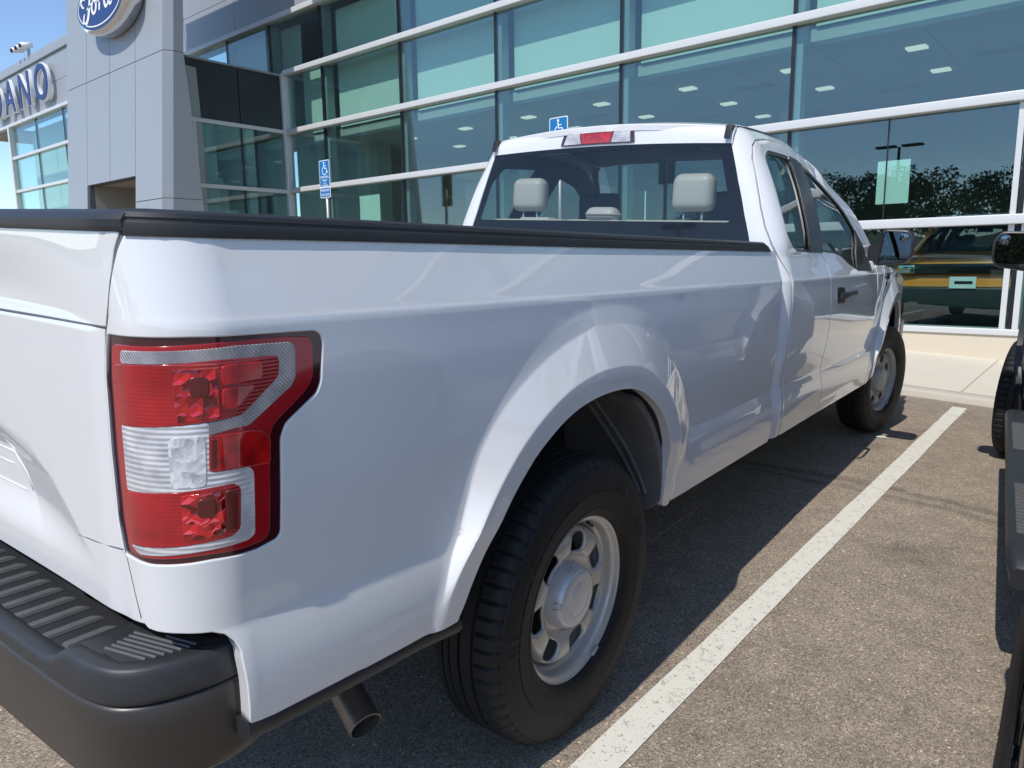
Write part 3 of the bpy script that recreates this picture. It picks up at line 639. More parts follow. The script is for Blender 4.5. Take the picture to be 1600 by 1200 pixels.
# ---------------- orange car inside the showroom ----------------
def small_suv(x,y,z):
    r=empty('orange_suv',mw=Matrix.Translation((x,y,z))); tag(r,'orange sport utility vehicle with white roof parked inside behind the showroom glass','car')
    W=.94
    prof=[(0,.34),(0,.62),(.06,.90),(.12,1.04),(.95,1.14),(1.02,1.16),(4.2,1.16),(4.3,.9),(4.3,.34)]
    b=MB(); vs=[];fs=[]; n=len(prof)
    secs=[(-W,0),(-W+.0,.0)]
    xs=[-W+.06,-W,-W,W,W,W-.06]; 
    def row(xv,dy,dz): return [(xv,yy+dy*(1 if yy<2 else -1),zz-dz*(zz>1)) for yy,zz in prof]
    rows=[row(-W+.0,.16,.03),row(-W+.10,.05,.01),row(-.55,0,0),row(.55,0,0),row(W-.10,.05,.01),row(W,.16,.03)]
    for q in rows: vs+=q
    for i in range(5):
        for k in range(n-1): fs.append((i*n+k,i*n+k+1,(i+1)*n+k+1,(i+1)*n+k))
    fs+=[tuple(range(n)),tuple(range(5*n+n-1,5*n-1,-1))]; b.add(vs,fs); b.build('body',M['orange'],r,auto=R_(35))
    b=MB(); G=[(-.86,1.05,1.16),(.86,1.05,1.16),(.70,1.75,1.66),(-.70,1.75,1.66),(.72,4.0,1.62),(-.72,4.0,1.62),(.86,4.22,1.16),(-.86,4.22,1.16)]
    b.quad(G[0],G[1],G[2],G[3]); b.build('windshield',M['cabglass'],r,fix=False)
    b=MB(); b.quad(G[1],G[6],G[4],G[2]); b.quad(G[7],G[0],G[3],G[5]); b.quad(G[6],G[7],G[5],G[4]); b.build('side_window',M['frit'],r,fix=False)
    b=MB(); b.tube([G[0],G[3]],.04); b.tube([G[1],G[2]],.04); b.build('pillar',M['orange'],r,smooth=True)
    b=MB(); b.box(-.74,.74,1.70,4.05,1.64,1.735,.04); b.build('roof',M['lwh'],r,auto=R_(40))
    b=MB(); b.box(-.80,.80,-.02,.05,.83,.98,.02); b.build('grille',M['gloss'],r,auto=R_(40))
    for s_ in (-1,1):
        b=MB(); b.box(s_*.84,s_*.62,-.03,.1,.84,.97,.02); b.build('headlight',M['chrome'],r,auto=R_(40))
        for yy in (.85,3.45):
            w=MB(); w.lathe([(-.11,.20),(-.115,.30),(-.09,.355),(.09,.355),(.115,.30),(.11,.20)],36,c=(s_*.82,yy,.355)); wo=w.build('wheel',M['rubber'],r,smooth=True)
            w=MB(); w.lathe([(0.118*s_,.20),(.10*s_,.19),(.09*s_,.0)],24,c=(s_*.82,yy,.355)); w.build('rim',M['steel'],wo,smooth=True)
    b=MB(); b.box(-.93,.93,-.06,.22,.30,.66,.04); b.build('front_bumper',M['plastic'],r,auto=R_(40))
    b=MB(); b.box(-.16,.16,-.085,-.065,.64,.80); b.build('licence_plate',M['lwh'],r)
    b=MB(); b.box(-.10,.12,-.089,-.0855,.70,.74); b.build('plate_blank',M['dk'],r)
    b=MB(); b.box(-.6,.6,1.6,1.8,.95,1.35,.05); b.box(-.6,.6,2.6,2.8,.8,1.5,.05); b.build('seat',M['trim'],r)
    b=MB(); b.box(-.7,.7,1.1,1.35,1.05,1.18,.03); b.build('dashboard',M['trimd'],r)
small_suv(.18,10.45,.18)
b=MB(); b.box(-.17,.17,0,.02,0,.22); o=b.build('floor_sign',M['lwh']); o.location=(-.62,9.4,.30); tag(o,'small white card sign standing low behind the glass in front of the orange vehicle','sign')
b=MB(); b.box(-.01,.01,.0,.02,-.28,0); b.box(-.12,.12,-.08,.1,-.29,-.275); b.build('stand',M['galv'],o)

# ---------------- surroundings behind the photographer (seen as reflections) ----------------
def tree(x,y,h,r,mt,label,seed,tall=1.0):
    rr=random.Random(seed); base=zg(x,y) if abs(x)<40 else 0
    t=empty('shade_tree',mw=Matrix.Translation((x,y,base))); tag(t,label,'tree','trees across the parking lot')
    b=MB(); b.tube([(0,0,-.1),(.05,0,h*.3),(0,.1,h*.6)],[.16,.12,.07],8)
    for k in range(6):
        a=k*1.05+rr.random(); b.tube([(0,0,h*.28+.1*k),(r*.5*math.cos(a),r*.5*math.sin(a),h*.5+.15*k)],[.07,.03],6)
    b.build('trunk',M['bark'],t,smooth=True)
    V=[];F=[]; cl=[(rr.uniform(-1,1)*r*.7,rr.uniform(-1,1)*r*.7,h*.45+rr.random()*h*.42,rr.uniform(.25,.5)*r) for _ in range(22)]
    for cx,cy,cz,cr in cl:
        for _ in range(230):
            u=Vector((rr.gauss(0,1),rr.gauss(0,1),rr.gauss(0,1))).normalized()*cr*rr.uniform(.5,1.05); p=Vector((cx,cy,cz))+Vector((u.x,u.y,u.z*.75*tall)); s=rr.uniform(.09,.18)
            a=Vector((rr.uniform(-1,1),rr.uniform(-1,1),rr.uniform(-1,1))).normalized(); c_=a.orthogonal().normalized(); k=len(V)
            V+=[p+a*s,p+c_*s*.6,p-a*s,p-c_*s*.6]; F.append((k,k+1,k+2,k+3))
    mesh('crown',V,F,mt,t)
TL=['left of the lot lamp','directly behind the lot lamp','right of the lot lamp','tallest of the row','with the smallest crown','wide crowned, near the middle','lowest on the right','farthest left','farthest right']
tl=[(-19.5,-38,6.2,2.9,'a'),(-14.5,-42,7.6,3.6,'b'),(-9.5,-41,7.4,3.5,'a'),(-5.0,-44,7.8,3.8,'b'),(0.5,-40,6.8,3.3,'a'),(6,-45,7.6,3.6,'b'),(12,-40,6.6,3.2,'a'),(-26,-42,7.5,3.5,'b'),(19,-42,7.4,3.6,'a')]
for i,(x,y,h,r,k) in enumerate(tl): tree(x,y,h,r,M['leaf'+k],('olive green' if k=='a' else 'dark green')+' shade tree across the lot, %s'%TL[i],i+3)
xs=np.linspace(-260,260,60); ys=[-95,-110,-125,-140,-170,-220]
def hz(x,y):
    f=min(1,max(0,(-95-y)/60)); return -1.2+ f*(9+5*math.sin(x*.021+1)+3*math.sin(x*.057)+1.5*math.sin(x*.13+2))
h=sheet('hills',list(xs),ys,hz,mat('dry_hillside',(.07,.075,.04),.95,noise=(.06,.4)))
def lamp(x,y,H,label):
    z=zg(x,y); r=empty('street_lamp',mw=Matrix.Translation((x,y,z))); tag(r,label,'street lamp')
    b=MB(); b.tube([(0,0,0),(0,0,H)],[.09,.06],12); b.build('pole',M['dk'],r,smooth=True)
    b=MB(); b.lathe([(0,.28),(.6,.26),(.62,.0)],20,'z'); b.build('base',M['conc'],r,smooth=True)
    for s_ in (-1,1):
        b=MB(); b.box(s_*.12,s_*1.0,-.22,.22,H-.02,H+.08,.03); b.build('lamp_head',M['dk'],r,auto=R_(40))
lamp(-7.1,-20.7,6.15,'dark double headed lot lamp on a pole across the parking lot')

# loose grit and leaf crumbs on the asphalt, denser towards the kerb
rr=random.Random(5); V=[];F=[]
for i in range(520):
    y=rr.uniform(-1.2,5.8) if i<360 else 5.84-abs(rr.gauss(0,.12)); x=rr.uniform(-.2,3.2); s=rr.uniform(.0015,.005) if i%9 else rr.uniform(.004,.008); z=zg(x,y); a=rr.random()*6.3; k=len(V)
    for q in range(5): V.append((x+s*math.cos(a+q*1.257)*rr.uniform(.6,1.1),y+s*math.sin(a+q*1.257)*rr.uniform(.6,1.1),z-.001))
    V.append((x,y,z+s*.7)); F+=[(k+q,k+(q+1)%5,k+5) for q in range(5)]
o=mesh('grit',V,F,mat('grit_stone',(.22,.19,.15),.9,noise=(3,.6))); o['kind']='stuff'; o['label']='loose grit scattered over the asphalt'; o['category']='grit'
# ---------------- pickup body surfaces (truck frame: x right, y forward from the rear axle, z up from the ground) ----------------
def pl(t,T):
    if t<=T[0][0]: return T[0][1]+(t-T[0][0])*(T[1][1]-T[0][1])/(T[1][0]-T[0][0])
    if t>=T[-1][0]: return T[-1][1]+(t-T[-1][0])*(T[-1][1]-T[-2][1])/(T[-1][0]-T[-2][0])
    n=len(T)
    for i in range(n-1):
        if t<=T[i+1][0]: break
    def sl(j):
        if j==0: return (T[1][1]-T[0][1])/(T[1][0]-T[0][0])
        if j==n-1: return (T[-1][1]-T[-2][1])/(T[-1][0]-T[-2][0])
        a=(T[j][1]-T[j-1][1])/(T[j][0]-T[j-1][0]); b=(T[j+1][1]-T[j][1])/(T[j+1][0]-T[j][0])
        return 0. if a*b<=0 else 2*a*b/(a+b)
    h=T[i+1][0]-T[i][0]; u=(t-T[i][0])/h; m0,m1=sl(i)*h,sl(i+1)*h; p0,p1=T[i][1],T[i+1][1]
    return (2*u**3-3*u*u+1)*p0+(u**3-2*u*u+u)*m0+(-2*u**3+3*u*u)*p1+(u**3-u*u)*m1
def ss(a,b,t): t=min(1,max(0,(t-a)/(b-a))); return t*t*(3-2*t)
PROF=[(.36,.940),(.44,.960),(.50,.9685),(.56,.9735),(.61,.9782),(.640,.9780),(.660,.9766),(.700,.9705),(.736,.9622),(.741,.9611),(.7455,.9606),(.750,.9607),(.80,.9632),(.95,.9685),(1.10,.9680),(1.18,.9655),(1.200,.9652),(1.208,.9640),(1.216,.9608),(1.24,.9525),(1.27,.9420),(1.32,.9245),(1.36,.910)]
YC=-0.965; RC=.115; WB=4.158
ARCH=[(-.515,.47),(-.508,.515),(-.502,.554),(-.488,.60),(-.458,.66),(-.432,.705),(-.390,.760),(-.340,.812),(-.264,.872),(-.154,.926),(-.046,.951),(.074,.957),(.194,.942),(.300,.895),(.384,.830),(.432,.758),(.456,.686),(.464,.620),(.462,.560),(.456,.50),(.45,.45)]
_dn=catmull(ARCH,n=12); _AT=sorted([(math.atan2(z-.55,y),math.hypot(y,z-.55)) for y,z in _dn]); _TA=np.linspace(-.2,3.32,240); _u=[(a if a>-1.57 else a+2*math.pi) for a,_ in _AT]; _o=np.argsort(_u); _TR=np.interp(_TA,np.array(_u)[_o],np.array([r for _,r in _AT])[_o]); _kk=np.exp(-np.linspace(-2,2,25)**2); _kk/=_kk.sum(); _TR=np.convolve(np.pad(_TR,12,mode='edge'),_kk,mode='valid')
def archd(y,z):
    """distance outside the wheel opening"""
    r=math.hypot(y,z-.55); a=math.atan2(z-.55,y)
    if a<-1.57: a+=2*math.pi
    R0=float(np.interp(a,_TA,_TR))
    return r-R0
FLP=[(-.1,.0350),(0,.0395),(.044,.0445),(.052,.0450),(.058,.0430),(.065,.0385),(.071,.0340),(.115,.0015),(.13,-.010),(.3,-.13)]
_d2=[(-12,.185),(16,.186),(36,.180),(53,.173),(70,.172),(86,.167),(101,.153),(111,.146),(128,.140),(140,.129),(146,.114),(154,.088),(160,.074),(200,.070)]
_d3=[(-12,.200),(16,.203),(37,.204),(55,.207),(71,.206),(86,.200),(102,.190),(118,.174),(131,.163),(144,.145),(154,.118),(162,.10),(200,.095)]
def arcang(y,z):
    a=math.degrees(math.atan2(z-.55,y)); return a+360 if a<-90 else a
def flareh(d,a):
    D2=pl(a,_d2); D3=pl(a,_d3)
    if d<.061: return .0415+.003*min(1,max(0,d/.045))
    if d<D2: return .0445-(.0445-.0055)*(d-.061)/(D2-.061)
    if d<D3: return .0055*(1-(d-D2)/(D3-D2))
    return -.25*(d-D3)
def side(y,z):
    zz=z+.011*(y+1)
    x=pl(zz,PROF)
    x-=.02*ss(.5,1.3,-y)
    x-=.075*ss(3.6,5.1,y)
    x+=.012*ss(1.6,2.1,y)*ss(3.9,3.3,y)*ss(.72,.95,zz)*ss(1.22,1.02,zz)
    for wy in (0,WB):
        if abs(y-wy)<.9 and z<1.25:
            d=archd(y-wy,z)
            if d<.26:
                f=.9672+flareh(d,arcang(y-wy,z))-(.075*ss(3.6,5.1,y) if wy else .02*ss(.5,1.3,-y)); k=.0035
                f=f*ss(.60,.76,zz)+(x+.010*ss(.10,.05,d))*(1-ss(.60,.76,zz))
                h=max(k-abs(x-f),0)/k; x=max(x,f)+h*h*k*.25
    return x
def lift(s,z):
    if s>=YC: return (side(s,z),s,z)
    x=side(YC,z); a=(YC-s)/RC
    if a<math.pi/2: return (x-RC+RC*math.cos(a),YC-RC*math.sin(a),z)
    return (x-RC-(a-math.pi/2)*RC,YC-RC,z)
GH=[(1.28,0),(1.33,.006),(1.40,.026),(1.50,.062),(1.60,.103),(1.70,.150),(1.76,.180)]
ROOF=[(1.76,.180,1.76),(1.80,.200,1.795),(1.84,.226,1.825),(1.88,.260,1.844),(1.92,.30,1.853),(1.96,.34,1.858)]
def drop(y): return .0+.030*ss(2.25,2.62,y)+.10*max(0,y-2.55)+.012*ss(2.1,1.65,y)
YR2=lambda z: 1.62+.10*(z-1.34)+.11   # where the cab side starts to turn into the back wall
def cabx(y,t):
    x=side(y,min(t,1.28)); z=t
    if t>1.28: x-=(pl(t,GH) if t<1.76 else pl(t,[(a,b) for a,b,_ in ROOF]))+(min(t,1.84)-1.28)*.02
    if t>1.76: z=pl(t,[(a,c) for a,_,c in ROOF])
    z-=drop(y)*ss(1.5,1.82,t)
    return x,z
def cab(s,t):
    y2=YR2(min(t,1.84))
    if s>=y2: x,z=cabx(s,t); return (x,s,z)
    x,z=cabx(y2,t); r=.11; a=(y2-s)/r
    if a<math.pi/2: return (x-r+r*math.cos(a),y2-r*math.sin(a),z)
    return (x-r-(a-math.pi/2)*r,y2-r,z)
def roof(x,y):
    _,z=cabx(y,1.94); e=.66
    return (x,y,z+.045*(1-(x/e)**2)-.02*ss(1.80,1.64,y))
def backy(z): return YR2(z)-.11
# tailgate surface: (x,z) -> y
TGT=([0,.37,.493,.566],[.99,.985,.969,.928]); TGB=([0,.355,.566],[.936,.934,.926])
def tgd(x,z):
    """how far the tailgate skin stands back (+) or out (-)"""
    ax=abs(x); d=0
    d+=.012*ss(1.328,1.222,z)*ss(1.196,1.205,z)*ss(.78,.36,ax)          # scooped upper band
    d-=.004*ss(1.200,1.192,z)*ss(.80,.74,ax)                    # step under it
    # recessed field with straight creased edges, fading out towards its sloping ends
    tt=float(np.interp(ax,TGT[0],TGT[1])); bb=float(np.interp(ax,TGB[0],TGB[1])); e=.565+(.927-z)*1.17
    d+=.019*min(1,max(0,(e-ax)/.19))*min(1,max(0,(tt-z)/max(.004,tt-bb)))*ss(.785,.87,z)
    return d
TGY=YC-RC
def tail(x,z): return (x,TGY+.004+tgd(x,z)-.012*ss(.70,.0,abs(x)),z)
GAPX=[(1.331,-1.084),(1.307,-1.103),(1.263,-1.131),(1.226,-1.155),(1.189,-1.176),(1.123,-1.190),(1.016,-1.194),(.907,-1.190),(.854,-1.177),(.849,-1.170),(.798,-1.152),(.758,-1.137)]
ZN={
 'outer':[(-1.173,1.19),(-1.093,1.192),(-1.03,1.193),(-0.831,1.188),(-0.819,1.18),(-0.816,1.165),(-0.823,1.102),(-0.832,1.084),(-0.891,1.045),(-0.9,1.024),(-0.905,0.872),(-0.912,0.862),(-0.949,0.855),(-1.02,0.858),(-1.11,0.851),(-1.176,0.852),(-1.191,0.907),(-1.194,1.017),(-1.191,1.123)],
 'rim':[(-1.162,1.174),(-1.088,1.176),(-1.002,1.18),(-0.899,1.18),(-0.845,1.176),(-0.838,1.167),(-0.841,1.112),(-0.852,1.096),(-0.915,1.05),(-0.922,1.034),(-0.928,0.883),(-0.934,0.871),(-0.964,0.868),(-1.026,0.871),(-1.086,0.866),(-1.123,0.863),(-1.16,0.866),(-1.169,0.913),(-1.172,1.021),(-1.17,1.126)],
 'topstrip':[(-1.136,1.168),(-1.045,1.171),(-0.969,1.174),(-0.878,1.171),(-0.871,1.164),(-0.874,1.116),(-0.882,1.105),(-0.956,1.057),(-0.978,1.057),(-1.015,1.051),(-1.017,1.068),(-1.001,1.069),(-0.966,1.073),(-0.903,1.12),(-0.899,1.146),(-0.904,1.155),(-0.994,1.158),(-1.139,1.151)],
 'white':[(-1.152,1.059),(-1.014,1.068),(-1.017,0.997),(-1.013,0.994),(-0.959,0.993),(-0.952,0.984),(-0.954,0.886),(-0.964,0.88),(-1.026,0.878),(-1.128,0.867),(-1.151,0.875),(-1.023,0.889),(-0.99,0.891),(-0.977,0.899),(-0.974,0.966),(-0.983,0.974),(-1.014,0.973),(-1.151,0.963)],
 'redtop':[(-1.153,1.147),(-0.995,1.156),(-0.905,1.153),(-0.901,1.146),(-0.904,1.123),(-0.966,1.075),(-1.004,1.072),(-1.153,1.06)],
 'redmid':[(-1.013,1.049),(-0.956,1.047),(-0.937,1.044),(-0.922,1.029),(-0.924,0.992),(-0.959,0.995),(-1.012,0.997),(-1.016,1.001)],
 'redlow':[(-1.149,0.96),(-1.014,0.972),(-0.984,0.973),(-0.975,0.965),(-0.978,0.901),(-0.992,0.894),(-1.024,0.891),(-1.146,0.879)],
 'in1':[(-0.991,1.148),(-0.931,1.148),(-0.931,1.124),(-0.992,1.122)],
 'in2':[(-0.992,1.115),(-0.943,1.115),(-0.973,1.087),(-0.993,1.088)],
 'dark1':[(-0.995,0.964),(-0.98,0.964),(-0.982,0.906),(-0.996,0.902)],
 'dark2':[(-1.01,1.044),(-1.006,1.043),(-1.009,1.002),(-1.013,1.002)],
}

def make_tyre(side_,seed):
    """tyre ring with grooved tread; local axis x points outward"""
    R=.396; prof=[(-.120,.235),(-.126,.262),(-.131,.300),(-.130,.335),(-.123,.362),(-.113,.381),(-.104,.3885)]
    tread=[(-.096,.3925),(-.080,.3945),(-.0625,.3955),(-.062,.388),(-.053,.388),(-.0525,.396),(-.024,.3965),(-.0235,.389),(-.015,.389),(-.0145,.3968),(.0145,.3968),(.015,.389),(.0235,.389),(.024,.3965),(.0525,.396),(.053,.388),(.062,.388),(.0625,.3955),(.080,.3945),(.096,.3925)]
    outer=[(.104,.3885),(.113,.381),(.119,.3715),(.1205,.3690),(.124,.3675),(.1262,.352),(.1268,.350),(.1262,.348),(.129,.335),(.1305,.315),(.1300,.3005),(.1315,.2995),(.1310,.296),(.129,.280),(.1265,.262),(.1240,.2525),(.1255,.2510),(.1235,.246),(.119,.235),(.108,.226)]
    P=prof+tread+outer; P=[(a if a>0 else a*.56,r*.98 if r>.30 else r) for a,r in P]; n=372; V=[];F=[]; m=len(P); t0=len(prof); i1=t0+tread.index((.0625,.3955)); i2=t0+len(tread)+3
    for k in range(n):
        t=2*math.pi*k/n; ph=k%6
        for i,(a,r) in enumerate(P):
            cut=0
            if i1<=i<i2 or t0-3<i<=t0+1: cut=.007 if ph==0 else 0
            elif t0+1<i<i1 and r>.392: cut=.005 if (k+(i//3)*2)%6==0 else 0
            # raised marks moulded in the sidewall
            if a>.125 and .305<r<.34: 
                blk=(k//2)%62
                if (4<blk<13 or 24<blk<31): a=a+(.002 if (k%4) in (0,1) and ((k*7919)%5) else 0)
            rr=r-cut; V.append((a,rr*math.cos(t),rr*math.sin(t)))
    for k in range(n):
        for i in range(m-1): F.append((k*m+i,k*m+i+1,((k+1)%n)*m+i+1,((k+1)%n)*m+i))
    return V,F
def make_wheel(root,x,y,sd,first=None,z=.391,steer=0,mats=None,nrim=7,depth=0):
    """sd=+1 right side, -1 left side"""
    w=empty('wheel',root); w.location=(x,y,z); w.scale=(sd,1,1); w.rotation_euler=(0,0,R_(steer))
    if first:
        for ch in first.children:
            c=ch.copy(); SC.collection.objects.link(c); c.parent=w; c.rotation_euler=(R_(37) if sd<0 else R_(11),0,0)
            if mats and c.name.split('.')[0] in mats: c.data=c.data.copy(); c.data.materials[0]=mats[c.name.split('.')[0]]
        return w
    V,F=make_tyre(1,1); t=mesh('tyre',V,F,M['rubber'],w,True)
    bm=bmesh.new(); bm.from_mesh(t.data); bmesh.ops.recalc_face_normals(bm,faces=bm.faces)
    for e in bm.edges:
        if len(e.link_faces)==2 and e.calc_face_angle(0)>R_(38): e.smooth=False
    bm.to_mesh(t.data); bm.free()
    # rim: barrel + outer lip
    b=MB(); prof=[(-.09,.222),(-.085,.206),(-.05,.198),(.0,.193),(.040,.1915),(.052,.1935),(.060,.1985),(.0655,.2050),(.0675,.2065),(.080,.2080),(.090,.2095),(.0960,.2125),(.0990,.2175),(.1005,.2225),(.1030,.2255),(.1070,.2275),(.1085,.2300),(.1080,.2330),(.105,.2345),(.100,.2335)]
    b.lathe(prof,96); r=b.build('rim',M['steel'],w,smooth=True)
    # disc with window holes
    NH=7; ND=NH*24; rad=[.030,.060,.0855,.093,.104,.115,.126,.137,.148,.159,.170,.181,.1875,.1900]
    def dx(r,a):
        # raised ring, valleys between the windows
        base=.024+pl(r,[(.03,.040),(.085,.038),(.093,.034),(.104,.036),(.120,.054),(.136,.0600),(.155,.0605),(.172,.0585),(.181,.052),(.1875,.040),(.190,.028)])
        rib=math.cos(a*NH)
        return base+.0025*rib*ss(.10,.13,r)*ss(.19,.165,r)
    V=[];F=[]; m=len(rad)
    hole=lambda r,a:((abs((a*NH/(2*math.pi)+.5)%1-.5)*2*math.pi/NH*r)/.0390)**3.2+(abs(r-.1500)/.0285)**3.2 
    # polar grid warped so that cells follow the window outline
    for k in range(ND):
        a=2*math.pi*k/ND
        for r_ in rad: V.append([dx(r_,a),r_,a])
    def inh(k,i):
        a=2*math.pi*(k+.5)/ND; r_=(rad[i]+rad[i+1])/2; return hole(r_,a+math.pi/NH)<1
    keep=[[not inh(k,i) for i in range(m-1)] for k in range(ND)]
    # snap boundary vertices onto the outline
    for k in range(ND):
        for i in range(m):
            cells=[keep[(k-1)%ND][j] if kk else keep[k][j] for kk in(0,1) for j in (i-1,i) if 0<=j<m-1]
            if any(cells) and not all(cells):
                r_=rad[i];a=2*math.pi*k/ND; ac=(round((a+math.pi/NH)*NH/(2*math.pi)))*2*math.pi/NH-math.pi/NH
                u=(a-ac)*r_; v=r_-.1500; h=hole(r_,a+math.pi/NH); 
                s_=h**(-1/3.2) if h>0 else 1; s_=min(1.6,max(.6,s_)); u*=s_;v*=s_; rn=.1500+v; an=ac+u/max(r_,.01)
                V[k*m+i]=[dx(rn,an),rn,an]
    for k in range(ND):
        for i in range(m-1):
            if keep[k][i]: F.append((k*m+i,k*m+i+1,((k+1)%ND)*m+i+1,((k+1)%ND)*m+i))
    V=[(q[0],q[1]*math.cos(q[2]),q[1]*math.sin(q[2])) for q in V]
    o=mesh('wheel_disc',V,F,M['steel'],w,True)
    bm=bmesh.new(); bm.from_mesh(o.data); loose=[v for v in bm.verts if not v.link_faces]; bmesh.ops.delete(bm,geom=loose,context='VERTS'); bmesh.ops.recalc_face_normals(bm,faces=bm.faces)
    be=[e for e in bm.edges if e.is_boundary and .11<math.hypot(e.verts[0].co.y,e.verts[0].co.z)<.185]
    rr=bmesh.ops.extrude_edge_only(bm,edges=be); nv=[g_ for g_ in rr['geom'] if isinstance(g_,bmesh.types.BMVert)]
    for v in nv:
        v.co.x-=.011
    bm.to_mesh(o.data); bm.free()
    # centre cap
    b=MB(); b.lathe([(a+.018,r*.94) for a,r in [(.030,.097),(.052,.0945),(.070,.0905),(.083,.086),(.0885,.080),(.090,.072),(.0905,.0515),(.0895,.0505),(.0895,.0485),(.091,.0475),(.0925,.040),(.094,.0)]],64)
    c=b.build('centre_cap',M['cap'],w,auto=R_(45)); 
    b=MB()
    for q in range(5):
        a=q*2*math.pi/5+.5
        for s_ in (-.09,.09):
            p0=(.1035,.0795*math.cos(a+s_),.0845*math.sin(a+s_)); p1=(.084,.087*math.cos(a+s_),.0925*math.sin(a+s_)); b.tube([p0,p1],.0012,5)
        p=[(.1035,.0795*math.cos(a+t_),.0845*math.sin(a+t_)) for t_ in (-.09,-.03,.03,.09)]; b.tube(p,.0012,5)
    b.build('cap_clip',M['steelf'],c,smooth=True,fix=False)
    b=MB(); b.tube([(.045,.209*math.cos(1.0),.209*math.sin(1.0)),(.085,.196*math.cos(1.0),.196*math.sin(1.0))],.004,8); b.build('valve',M['dk'],w,smooth=True)
    a=-1.15; b=MB(); P=[(.107,.226*math.cos(a+t_),.226*math.sin(a+t_)) for t_ in (-.07,-.035,0,.035,.07)]; b.tube(P,.006,8); b.build('balance_weight',M['steelf'],w,smooth=True)
    b=MB(); b.lathe([(-.02,.0),(-.02,.165),(.0,.165),(.002,.05)],40); b.lathe([(.0,.16),(-.05,.165),(-.06,.0)],32); b.build('brake_disc',M['dark'],w,smooth=True)
    for ch in w.children: ch.rotation_euler=(R_(3),0,0)
    return w

